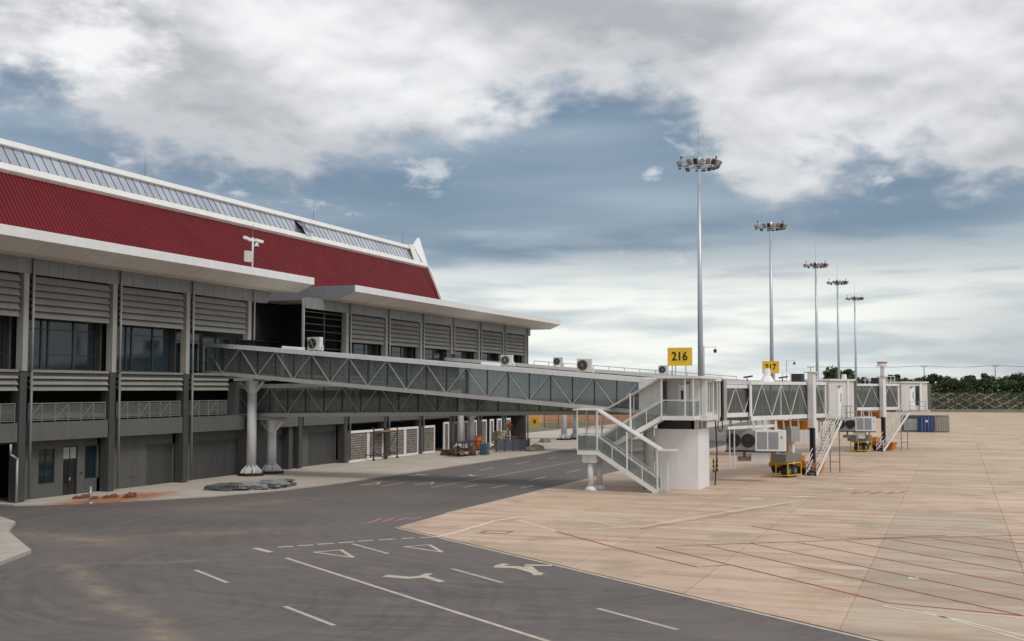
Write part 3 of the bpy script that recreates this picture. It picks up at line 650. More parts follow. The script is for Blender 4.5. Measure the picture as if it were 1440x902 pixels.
# clip the far edge to the leaning gable
def cap(v): 
    s = FX - v.x; return YRb + (YRt - YRb) * max(0, min(1, s / S_red))
vs_ = [Vector((v.x, min(v.y, cap(v)), v.z)) for v in vs_]
for i in range(len(prof) - 1): fs_.append((2 * i, 2 * i + 2, 2 * i + 3, 2 * i + 1))
mb.add(vs_, fs_); ro = mb.build('ribbed_roof', 'red_roof', T, fix=False); ro['label'] = 'deep red ribbed metal roof slope'
# white gutter strip, skylight band, ridge cap
def rbox(s0, s1, y0, y1, o0, o1, y1b=None):
    y1b = y1 if y1b is None else y1b
    a = [onroof(s0, y0, o0), onroof(s0, y1, o0), onroof(s1, y1b, o0), onroof(s1, y0, o0)]; b_ = [onroof(s0, y0, o1), onroof(s0, y1, o1), onroof(s1, y1b, o1), onroof(s1, y0, o1)]
    return MB().add(a + b_, [(0, 1, 2, 3), (4, 5, 6, 7), (0, 1, 5, 4), (1, 2, 6, 5), (2, 3, 7, 6), (3, 0, 4, 7)])
rbox(S_red - .02, S_g0, YR0, YRt - .2, -.1, .30).build('roof_gutter', 'roof_white', T)
rbox(S_red - .10, S_red - .021, YR0, YRt - .3, .0, .12).build('gutter_lip', 'lamp_brown', T)
rbox(S_g1, S_rid, YR0, YRidge - .6, -.1, .22).build('ridge_cap', 'roof_white', T)
rbox(S_g0 + .001, S_g1 - .001, YR0, YRidge - .2, -.25, -.05).build('skylight_bed', 'dark_metal', T)
pw = .96; n = int((YRidge - 1.0 - YR0) / pw)
a = onroof(S_g0, 0, 0); base = Vector((a.x, 0, a.z))
def rm(s0, s1, y0, y1, o0, o1, nm, mt):
    mb = rbox(s0, s1, y0, y1, o0, o1); return mb.mesh(nm, mt, off=(XF, 0, 0))
me_sk = rm(S_g0 + .005, S_g1 - .01, .05, pw - .05, .0, .03, 'skylight_pane', 'skylight'); me_mu = rm(S_g0 + .003, S_g1 - .005, -.025, .025, -.02, .05, 'skylight_bar', 'dark_metal')
for i in range(n):
    yy = YR0 + .1 + i * pw
    if yy < 50: continue
    if abs(yy - 106.6) < .55:
        q = rbox(S_g0 + .005, S_g1 - .01, yy + .05, yy + pw + .4, .02, .05); 
        a0, a1 = onroof(S_g0, yy, 0.7), onroof(S_g0, yy + 1.3, .7); b0, b1 = onroof(S_g1 - .02, yy, .05), onroof(S_g1 - .02, yy + 1.3, .05)
        MB().prism([a0, a1, b1, b0], (.03, 0, .02)).build('open_skylight_pane', 'window_glass', T); continue
    P_('skylight_pane', me_sk, XF, yy, 0); P_('skylight_bar', me_mu, XF, yy, 0)
rbox(S_g0 + .002, S_g1 - .002, YR0, 50.0, .0, .03).build('skylight_pane', 'skylight', T)
# back slope and gable end
rdg = onroof(S_rid, 0, 0)
MB().add([(rdg.x, YR0, rdg.z), (rdg.x, YRidge - .6, rdg.z), (rdg.x - 9, YRb, 15.9), (rdg.x - 9, YR0, 15.9)], [(0, 1, 2, 3)]).build('back_roof_slope', 'red_roof', T)
g0, g1, g2 = onroof(-.1, YRb, 0), onroof(S_red, YRt, 0), onroof(S_rid, YRt - 1.5, 0)
MB().poly([g0, g1, g2, Vector((rdg.x - 9, YRb, 15.9))]).build('gable_wall', 'roof_white', T)
# gable board: follows the slope, rises past the ridge to a tip
e0, e1 = onroof(-.1, YRb + .02, .02), onroof(S_red, YRt + .02, .05)
mb = MB().beam(e0, e1, .55, .30, upv=(0, 1, 0)); 
fin = mb.build('gable_board', 'canopy_white', T)
tip = RP(589, 331); lo1, lo0 = RP(600, 373), RP(582, 369); 
tl = onroof(S_g1 + .1, YRidge - .5, .4)
MB().prism([onroof(S_red, YRt + .15, .1), onroof(S_g0 + .05, YRt - 1.6, .35), onroof(S_rid - .1, YRidge - .1, .45), onroof(S_rid + .95, YRt + 2.2, .3)], (-.45, .12, -.1)).build('gable_fin', 'canopy_white', T)
MB().prism([onroof(S_g0 + .02, YRt - 3.6, .05), onroof(S_g0 + .02, YRt - 1.7, .05), onroof(S_rid, YRidge - .15, .3), onroof(S_rid, YRidge - 1.1, .3)], (.12, 0, .08)).build('gable_fin', 'roof_white', T)
for px in (204, 441, 566):
    d = ray(px, 198 + .262 * px); t_ = rdg.x / d[0]; yy = d[1] * t_
    MB().cyl((rdg.x, yy, rdg.z), (rdg.x, yy, rdg.z + 1.0), .05, .035, 6).cyl((rdg.x, yy, rdg.z + .98), (rdg.x, yy, rdg.z + 2.1), .022, .012, 6).build('lightning_rod', 'pole_grey', T)
# security camera mast standing on the canopy
cp = PX(355, 378, XO - .4); cp.z = ZT + .01
t0 = thing('camera_mast', 'white camera mast with control box standing on the canopy edge', 'camera mast', cp)
c = cp; MB().cyl(c, c + Vector((0, 0, 2.35)), .07, n=10).build('pole', 'white_paint', t0, True)
MB().beam(c + Vector((0, -1.0, 2.1)), c + Vector((0, 1.0, 2.1)), .06).build('arm', 'white_paint', t0)
MB().box(c.x - .15, c.x + .15, c.y - .9, c.y - .25, c.z + .45, c.z + 1.25).build('control_box', 'beige_panel', t0)
MB().beam(c + Vector((0, -1.15, 2.25)), c + Vector((.1, -.35, 2.1)), .22, .18).build('camera', 'white_clean', t0)
MB().beam(c + Vector((0, .25, 2.2)), c + Vector((.1, 1.15, 2.15)), .24, .2).build('camera', 'white_clean', t0)
MB().cyl(c + Vector((0, .5, 2.0)), c + Vector((0, .5, 1.7)), .1, .2, 12).build('dome_camera', 'white_clean', t0, True)
MB().cyl(c + Vector((0, .5, 1.7)), c + Vector((0, .5, 1.55)), .15, .06, 12).build('dome_lens', 'black_paint', t0, True)
MB().cyl(c + Vector((0, 0, 2.35)), c + Vector((0, 0, 3.4)), .015, n=5).build('antenna', 'pole_grey', t0)

# ================================================================== fixed bridges
XN = -20.0          # where the fixed bridges meet the gate building
def fixed_bridge(y0, y1, xa, za, xb, zb, label, cols, hgt=2.45, solid=True, sup='flared', span=1.62, shade_end=True, zshift=0):
    """sloping glazed truss corridor from the terminal (xa,za) to the gate (xb,zb); y0 faces the road"""
    t0 = thing('fixed_bridge', label, 'passenger bridge', (xa, (y0 + y1) / 2, 0), group='fixed passenger bridges')
    sl = (zb - za) / (xb - xa); Z = lambda x, dz=0: za + sl * (x - xa) + dz
    def run(name, mt, xs, xe, ya, yb, d0, d1):
        return MB().add([(xs, ya, Z(xs, d0)), (xe, ya, Z(xe, d0)), (xe, yb, Z(xe, d0)), (xs, yb, Z(xs, d0)), (xs, ya, Z(xs, d1)), (xe, ya, Z(xe, d1)), (xe, yb, Z(xe, d1)), (xs, yb, Z(xs, d1))],
                        [(3, 2, 1, 0), (4, 5, 6, 7), (0, 1, 5, 4), (1, 2, 6, 5), (2, 3, 7, 6), (3, 0, 4, 7)]).build(name, mt, t0)
    xg = xb - .25 if solid else xb
    run('roof', 'white_paint', xa, xb + 1.4 * solid, y0 + .12, y1 - .12, hgt - .16, hgt)
    run('floor', 'olive_grey', xa, xb + 1.4 * solid, y0 + .14, y1 - .14, .10, .30)
    for yy, s_ in ((y0, 1), (y1, -1)):
        run('top_chord', 'white_paint', xa, xb, min(yy, yy + s_ * .16), max(yy, yy + s_ * .16), hgt - .30, hgt + .03)
        run('bottom_chord', 'truss', xa, xb, min(yy - s_ * .05, yy + s_ * .16), max(yy - s_ * .05, yy + s_ * .16), -.02, .26)
        n = max(2, round((xg - xa) / span)); w_ = (xg - xa) / n; yb = yy + s_ * .16
        hh = hgt - .56
        pm = MB().add([(.03, -.012, .26), (w_ - .03, -.012, .26 + sl * (w_ - .06)), (w_ - .03, -.012, hgt - .30 + sl * (w_ - .06)), (.03, -.012, hgt - .30), (.03, .012, .26), (w_ - .03, .012, .26 + sl * (w_ - .06)), (w_ - .03, .012, hgt - .30 + sl * (w_ - .06)), (.03, .012, hgt - .30)],
                      [(0, 1, 2, 3), (7, 6, 5, 4), (0, 4, 5, 1), (1, 5, 6, 2), (2, 6, 7, 3), (3, 7, 4, 0)]).mesh('pane', 'bridge_glass')
        mm = MB().box(-.035, .035, -.05, .05, .24, hgt - .28).mesh('mullion', 'dark_metal')
        d1 = MB().beam((0, 0, .2), (w_, 0, hgt - .25 + sl * w_), .05, .05).mesh('brace', 'truss'); d2 = MB().beam((0, 0, hgt - .25), (w_, 0, .2 + sl * w_), .05, .05).mesh('brace', 'truss')
        org = Vector((xa, (y0 + y1) / 2, 0))
        for i in range(n):
            x = xa + i * w_
            put('pane', pm, t0, Vector((x, yb + s_ * .05, Z(x))) - org); put('mullion', mm, t0, Vector((x, yb + s_ * .05, Z(x))) - org)
            put('brace', d2 if i % 2 == 0 else d1, t0, Vector((x, yb - s_ * .06, Z(x))) - org)
        run('inner_handrail', 'truss', xa, xg, min(yb + s_ * .2, yb + s_ * .25), max(yb + s_ * .2, yb + s_ * .25), 1.15, 1.20)
        if solid:
            run('end_panel', 'white_paint', xg, xb + 1.4, min(yy + s_ * .02, yy + s_ * .14), max(yy + s_ * .02, yy + s_ * .14), .03, hgt - .02)
    yc = (y0 + y1) / 2
    for (cx, cyc, base) in cols:
        ztop = Z(cx) - .28; m_ = MB().cyl((cx, cyc, .75), (cx, cyc, ztop - 1.0), .38, .36, 20)
        cobj = m_.build('support_column', 'white_paint', t0, True)
        MB().cyl((cx, cyc, ztop - 1.0), (cx, cyc, ztop), .36, .52, 8).build('column_head', 'white_paint', cobj)
        hb = MB()
        for s_ in (-1, 1): hb.beam((cx + s_ * .35, cyc, ztop - .8), (cx + s_ * 1.0, cyc, ztop - .05), .3, .12)
        hb.build('bracket', 'white_paint', cobj)
        MB().box(cx - .8, cx + .8, yc - 1.4, yc + 1.4, ztop, ztop + .24).build('cross_beam', 'box_grey', cobj)
        fb = MB()
        for a in range(8): 
            an = a * math.pi / 4; fb.prism([(cx + math.cos(an) * .44, cyc + math.sin(an) * .36, .3), (cx + math.cos(an) * .85, cyc + math.sin(an) * .85, .3), (cx + math.cos(an) * .8, cyc + math.sin(an) * .8, .5), (cx + math.cos(an) * .36, cyc + math.sin(an) * .36, .95)], (-math.sin(an) * .05, math.cos(an) * .05, 0))
        fb.cyl((cx, cyc, .3), (cx, cyc, .78), .39, n=20); fb.build('column_foot', 'white_paint', cobj)
        MB().cyl((cx, cyc, .03), (cx, cyc, .3), 1.0, n=20).build('footing', 'black_rubber', cobj)
    return t0, Z
PIT = 41.5
gates = []
for gi, (dy, nm) in enumerate(((0, '216'), (PIT, '217'), (70.0, None))):
    wn = {0: 'nearest the scaffold side, gate 216', 1: 'gate 217', 2: ''}[gi]
    l1 = ('long glazed truss bridge ramping down from the upper terminal floor to gate 216', 'long glazed truss bridge ramping down to gate 217, behind the gate 216 bridges', 'glazed truss bridge ramping down by the end of the terminal, behind the gate 217 bridges')[gi]
    l2 = ('level glazed truss bridge running low behind the sloping gate 216 bridge', 'level glazed truss bridge behind the thick white columns by the orange barrel', 'level glazed truss bridge running low by the end of the terminal')[gi]
    xa1 = -55.4 if gi < 2 else -50.6
    t1, Z1 = fixed_bridge(77.95 + dy, 80.35 + dy, xa1, 8.05 - (.6 if gi == 2 else 0), XN, 5.15, l1, [(-51.75, 79.15 + dy, 0)] if gi < 2 else [(-49.0, 79.15 + dy, 0)])
    t2, Z2 = fixed_bridge(80.45 + dy, 82.85 + dy, -54.3 if gi < 2 else -49.6, 4.62, XN, 5.10, l2, [(-51.5, 81.65 + dy, 0)] if gi < 2 else [(-48.2, 81.65 + dy, 0)], hgt=2.55)
    gates.append((dy, t1, Z1, t2, Z2))
    if gi < 2:   # end box where the low bridge meets the wall, with its bracket
        MB().box(-54.75, -53.95, 80.25 + dy, 83.0 + dy, 4.5, 7.4).build('end_frame', 'beige_panel', t2)
        MB().beam((-54.5, 80.5 + dy, 3.85), (-52.6, 80.5 + dy, 4.55), .25, .3).beam((-54.5, 82.4 + dy, 3.85), (-52.6, 82.4 + dy, 4.55), .25, .3).build('bracket', 'column_dark', t2)
def aircon(loc, rz, label, s=1.0):
    t0 = thing('aircon_unit', label, 'air conditioner', loc, rz, group='outdoor air conditioner units on the bridge roofs', absolute=False)
    MB().box(-.48 * s, .48 * s, -.2 * s, .2 * s, .1 * s, .95 * s).build('casing', 'ac_casing', t0)
    MB().cyl((-.1 * s, -.2 * s, .53 * s), (-.1 * s, -.235 * s, .53 * s), .36 * s, n=24).build('fan_ring', 'olive_grey', t0)
    MB().cyl((-.1 * s, -.236 * s, .53 * s), (-.1 * s, -.25 * s, .53 * s), .30 * s, n=24).build('fan_mesh', 'lamp_black', t0)
    fb = MB()
    for a in range(4):
        an = a * math.pi / 2 + .4; fb.beam((-.1 * s, -.262 * s, .53 * s), (-.1 * s + .26 * s * math.cos(an), -.262 * s, .53 * s + .26 * s * math.sin(an)), .09 * s, .012)
    fb.cyl((-.1 * s, -.25 * s, .53 * s), (-.1 * s, -.28 * s, .53 * s), .07 * s, n=10); fb.build('fan_blades', 'box_grey', t0)
    MB().box(-.4 * s, -.32 * s, -.18 * s, .18 * s, 0, .1 * s).box(.3 * s, .38 * s, -.18 * s, .18 * s, 0, .1 * s).build('feet', 'box_grey', t0)
    MB().cyl((.48 * s, 0, .3 * s), (.62 * s, 0, .35 * s), .06 * s, n=8).cyl((.6 * s, 0, .38 * s), (.6 * s, 0, .02), .05 * s, n=8).build('hose', 'white_paint', t0)
def roofpt(px, gi, which=1, dyy=1.0):
    dy, t1, Z1, t2, Z2 = gates[gi]; y = (77.95 if which == 1 else 80.45) + dy + dyy
    d = ray(px, 520); t_ = y / d[1]; x = d[0] * t_; return Vector((x, y, (Z1(x) + 2.45 if which == 1 else Z2(x) + 2.55) + .005))
for px, gi, wch, dyy, s_, lb in ((443, 0, 1, .7, 1.15, 'big outdoor air conditioner with hose above the tall white column'), (713, 0, 1, 1.6, .9, 'air conditioner below the far corner of the louvred facade'), (822, 0, 1, .6, 1.05, 'air conditioner on the bridge roof just before the gate stairs'),
                                 (785, 1, 1, .8, 1.05, 'air conditioner alone against the sky on the gate 217 bridge'), (933, 1, 1, .8, 1.05, 'small air conditioner beside the yellow 216 sign')):
    aircon(roofpt(px, gi, wch, dyy), random.uniform(-.1, .15), lb, s_)
def hatch(px, gi, l, label):
    p = roofpt(px, gi, 1, .9); o = MB().box(-l / 2, l / 2, -.35, .35, 0, .22).mesh('roof_hatch', 'white_clean'); o = put('roof_hatch', o, None, p, (0, R_(4.6), 0))
    bm = bmesh.new(); bm.from_mesh(o.data); bmesh.ops.bevel(bm, geom=bm.edges[:], offset=.04, segments=1, affect='EDGES'); bm.to_mesh(o.data); bm.free()
    tag(o, label, 'roof hatch', 'low boxes on the bridge roof')
hatch(412, 0, 1.7, 'low white box on the bridge roof near the big air conditioner'); hatch(690, 0, 1.3, 'low white box on the bridge roof below the louvred facade end')
# guard rails along the gate 217 bridge roof
t0 = gates[1][1]; Z1 = gates[1][2]; mb = MB()
for yy in (118.3 + PIT - 40.4 - .9,):
    y = 79.0 + PIT
    mb.beam((-43, y, Z1(-43) + 2.45 + .42), (-21, y, Z1(-21) + 2.45 + .42), .07)
    for i in range(14): x = -43 + i * 1.69; mb.beam((x, y, Z1(x) + 2.43), (x, y, Z1(x) + 2.86), .06)
mb.build('roof_rail', 'pipe_grey', t0)

# ================================================================== gate buildings
def text_mesh(txt, size, mt):
    cu = bpy.data.curves.new('txt', 'FONT'); cu.body = txt; cu.size = size; cu.extrude = .012; cu.offset = .018; cu.align_x = 'CENTER'; cu.align_y = 'CENTER'; cu.space_character = 1.05
    ob = bpy.data.objects.new('txt', cu); COL.objects.link(ob); dg = bpy.context.evaluated_depsgraph_get(); dg.update()
    me = bpy.data.meshes.new_from_object(ob.evaluated_get(dg)); bpy.data.objects.remove(ob); me.materials.clear(); me.materials.append(M[mt]); return me
def gate(dy, num):
    lab = {'216': 'white gate block with dark band under the 216 sign', '217': 'white gate block under the 217 sign, behind the first boarding bridge', None: 'white gate block at the end of the farthest fixed bridges'}[num]
    t0 = thing('gate_building', lab, 'gate building', (-18.2, 81 + dy, 0))
    B = lambda nm, mt, *a: MB().box(a[0], a[1], a[2] + dy, a[3] + dy, a[4], a[5]).build(nm, mt, t0)
    B('core_block', 'white_clean', -19.45, -16.45, 79.15, 82.95, .03, 4.12)
    B('dark_band', 'black_paint', -19.3, -16.75, 79.4, 82.7, 4.12, 4.72)
    for (x, y) in ((-16.75, 79.6), (-16.75, 81.0), (-16.75, 82.4)): B('stub_post', 'beige_panel', x - .22, x + .22, y - .2, y + .2, 4.121, 4.719)
    B('floor_slab', 'white_paint', -18.6, -15.75, 78.75, 84.4, 4.72, 5.06)
    B('wall', 'beige_panel', -18.55, -16.9, 78.98, 79.12, 5.06, 7.50)
    B('pier', 'white_paint', -16.9, -16.2, 78.9, 79.5, 5.06, 7.52)
    B('pier', 'white_paint', -16.15, -15.85, 78.95, 79.25, 5.06, 7.52)
    B('dark_slot', 'dark_metal', -18.75, -18.56, 78.2, 79.1, 5.2, 7.4)
    B('side_wall', 'white_paint', -16.2, -16.02, 83.2, 84.2, 5.06, 7.52)
    f = MB()
    for y in (79.6, 80.35, 81.1, 82.0, 83.15): f.box(-16.12, -16.0, y - .05 + dy, y + .05 + dy, 5.06, 7.5)
    f.box(-16.12, -16.0, 79.55 + dy, 83.2 + dy, 7.3, 7.52).box(-16.12, -16.0, 79.55 + dy, 83.2 + dy, 5.061, 5.25)
    wn = f.build('side_window', 'white_paint', t0)
    for a, b_ in ((79.65, 80.3), (80.4, 81.05), (81.15, 81.95), (82.05, 83.1)): MB().box(-16.08, -16.05, a + dy, b_ + dy, 5.25, 7.3).build('pane', 'bridge_glass', wn)
    B('roof', 'white_paint', -19.0, -15.7, 76.9, 84.5, 7.56, 7.72); B('roof_edge', 'beige_panel', -18.9, -15.8, 78.9, 84.4, 7.50, 7.559)
    dr = B('door', 'white_clean', -17.75, -16.98, 78.93, 78.979, 5.08, 7.15)
    MB().box(-17.55, -17.38, 78.91 + dy, 78.929 + dy, 6.15, 6.75).build('vision_panel', 'black_paint', dr); MB().box(-17.1, -17.04, 78.89 + dy, 78.929 + dy, 6.0, 6.15).build('handle', 'steel', dr)
    B('wall_light', 'olive_grey', -17.2, -16.95, 78.82, 78.97, 7.22, 7.32)
    MB().cyl((-16.1, 83.5 + dy, 4.7), (-16.0, 83.5 + dy, 2.4), .05, n=6).cyl((-16.0, 83.5 + dy, 2.4), (-16.15, 83.4 + dy, .05), .05, n=6).build('cable', 'black_rubber', t0)
    return t0
def staircase(dy, num):
    t0 = thing('gate_stairs', 'two-flight covered escape stairs with glass balustrades at gate %s' % num, 'stairs', (-20.5, 77.3 + dy, 0))
    B = lambda nm, mt, *a: MB().box(a[0], a[1], a[2] + dy, a[3] + dy, a[4], a[5]).build(nm, mt, t0)
    V = lambda x, y, z: Vector((x, y + dy, z))
    la, lb = 75.95, 76.95; ua, ub = 77.05, 78.05       # lower and upper flight lanes
    xm0, xm1, zm = -24.0, -22.6, 2.72; xf = -18.5; xt, zt = -18.45, 5.06
    # landings
    B('middle_landing', 'white_paint', xm0, xm1, la - .05, ub + .05, zm - .28, zm); B('top_landing', 'white_paint', xt, -16.25, ua - .1, 78.7, zt - .26, zt)
    B('top_landing', 'white_paint', xt, -16.25, 78.701, 78.95, zt - .26, zt - .002)
    # flights
    for (p, q, y0, y1, nn) in (((xm1, zm), (xf, 0.02), la, lb, 15), ((xm1, zm), (xt, zt), ua, ub, 13)):
        for yy in (y0, y1): MB().beam(V(p[0], yy, p[1] - .12), V(q[0], yy, q[1] - .12 + (.14 if q[1] < 1 else 0)), .07, .30).build('stringer', 'white_paint', t0)
        tm = MB().box(0, abs(q[0] - p[0]) / nn * .95, y0 + .04 - 77.3, y1 - .04 - 77.3, -.04, 0).mesh('tread', 'box_grey')
        for i in range(nn):
            f = (i + .5) / nn; x = p[0] + (q[0] - p[0]) * i / nn; put('tread', tm, t0, (x + 20.5, 0, p[1] + (q[1] - p[1]) * f))
        for yy in (y0, y1):
            MB().beam(V(p[0], yy, p[1] + 1.05), V(q[0], yy, q[1] + 1.05), .05).build('handrail', 'white_paint', t0)
            MB().beam(V(p[0], yy, p[1] + .95), V(q[0], yy, q[1] + .95), .03).build('handrail', 'white_paint', t0)
            n = 4
            for i in range(n):
                a = (p[0] + (q[0] - p[0]) * i / n, p[1] + (q[1] - p[1]) * i / n); b_ = (p[0] + (q[0] - p[0]) * (i + 1) / n, p[1] + (q[1] - p[1]) * (i + 1) / n)
                MB().prism([V(a[0] + .04, yy - .01, a[1] + .12), V(b_[0] - .04, yy - .01, b_[1] + .12), V(b_[0] - .04, yy - .01, b_[1] + .92), V(a[0] + .04, yy - .01, a[1] + .92)], (0, .02, 0)).build('balustrade_pane', 'stair_glass', t0)
                MB().beam(V(a[0], yy, a[1]), V(a[0], yy, a[1] + 1.05), .05).build('baluster', 'white_paint', t0)
    # balustrades of the landings
    def bal(x0, x1, y0, y1, z, n):
        MB().beam(V(x0, y0, z + 1.05), V(x1, y1, z + 1.05), .05).build('handrail', 'white_paint', t0)
        for i in range(n):
            f0, f1 = (i + .04) / n, (i + .96) / n
            a = V(x0 + (x1 - x0) * f0, y0 + (y1 - y0) * f0, z + .06); b_ = V(x0 + (x1 - x0) * f1, y0 + (y1 - y0) * f1, z + .06)
            MB().beam(a + Vector((0, 0, .45)), b_ + Vector((0, 0, .45)), .02, .86).build('balustrade_pane', 'stair_glass', t0)
    bal(xm0, xm1, la, la, zm, 2); bal(xm0, xm0, la, ub, zm, 2); bal(xt, -16.3, ua, ua, zt, 2); bal(-16.3, -16.3, ua, 78.9, zt, 2); bal(xm0, xm1, ub, ub, zm, 2)
    # posts
    zr = 5.42; zc = 7.56
    for (x, y, z0, z1) in ((xm0, la, zm, zr), (xm1, la, zm, zr), (xm0, ub, zm, zr), (xm1 - .3, ub, zm, zr), (xm0 + .7, ub, zm, zr), (-20.55, la, 1.4, 4.02), (-20.5, lb, 1.4, 4.02), (xf, la, 0.03, 2.78), (xf, lb, .03, 2.78), (xf + .45, lb, .03, 2.78), (xt, ua, zt - .3, zc), (-16.85, ua, zt - .2, zc), (-16.3, ua, zt - .2, zc), (-20.6, ua, 3.6, 6.55), (-20.6, ub - .05, 3.6, 6.55)):
        B('post', 'white_paint', x - .045, x + .045, y - .045, y + .045, z0, z1)
    # roofs
    MB().beam(V(xm1 - .1, (la + lb) / 2, zr + .05), V(xf + .15, (la + lb) / 2, 2.86), 1.08, .09).build('stair_roof', 'white_paint', t0)
    MB().beam(V(xm1 + .35, (ua + ub) / 2, zr + .1), V(xt - .05, (ua + ub) / 2, zc + .03), 1.05, .09).build('stair_roof', 'truss', t0)
    B('landing_roof', 'white_paint', xm0 - .3, xm1 + .05, la - .15, ub + .1, zr, zr + .09)
    B('foot_roof', 'white_paint', xf, xf + 1.15, la - .12, lb + .12, 2.79, 2.86)
    # legs of the landing
    for (x, y) in ((-23.2, 76.35), (-23.0, 77.75)):
        lg = MB().cyl(V(x, y, .3), V(x, y, 1.9), .22, .20, 14).build('leg', 'white_paint', t0, True)
        MB().cyl(V(x, y, .006), V(x, y, .3), .5, .24, 14).build('foot', 'white_paint', lg, True)
        MB().box(x - .5, x + .5, y - .3 + dy, y + .3 + dy, 1.9, 2.44).build('leg_head', 'beige_panel', lg)
    MB().cyl(V(-19.75, 78.6, .03), V(-19.75, 78.6, 4.75), .36, n=18).build('support_column', 'truss', t0, True)
    B('foot_plate', 'box_grey', xf - .15, xf + .6, la - .1, lb + .1, .032, .06)
def gate_sign(dy, num):
    x0, x1, y, z0, z1 = -19.15, -17.42, 82.0 + dy, 8.5, 9.78
    t0 = thing('gate_sign', {'216': 'larger yellow gate sign reading 216, standing on the gate block behind the covered stairs', '217': 'yellow sign reading 217, half hidden by a white roof vent'}[num], 'sign', ((x0 + x1) / 2, y, 7.73))
    MB().box(x0, x1, y - .12, y + .12, z0, z1).build('board', 'yellow', t0)
    for x in (x0 + .3, x0 + .55, x1 - .45): MB().beam((x, y + .02, 7.725), (x, y + .02, z0), .06).build('post', 'box_grey', t0)
    put('digits', text_mesh(num, .84, 'sign_ink'), t0, (0, -.135, (z0 + z1) / 2 - 7.73), (math.pi / 2, 0, 0), (.88, 1, 1))
    q = thing('roof_camera', {'216': 'black dome camera on a thin arm beside the fully visible gate sign', '217': 'black dome camera on a thin arm beside the half-hidden gate sign'}[num], 'camera', (-16.75, y + .9, 7.725))
    MB().beam((-16.75, y + .9, 7.725), (-16.75, y + .9, 9.9), .06).build('pole', 'pipe_grey', q); MB().beam((-16.75, y + .9, 9.82), (-15.85, y + .9, 9.82), .025).build('arm', 'pipe_grey', q)
    MB().cyl((-15.95, y + .9, 9.8), (-15.95, y + .9, 9.65), .02, n=6).cyl((-15.95, y + .9, 9.66), (-15.95, y + .9, 9.42), .13, .10, 10).build('dome', 'lamp_black', q)
gate(0, '216'); gate(PIT, '217'); gate(70.0, None)
staircase(0, '216')
gate_sign(0, '216'); gate_sign(PIT + 2.0, '217')

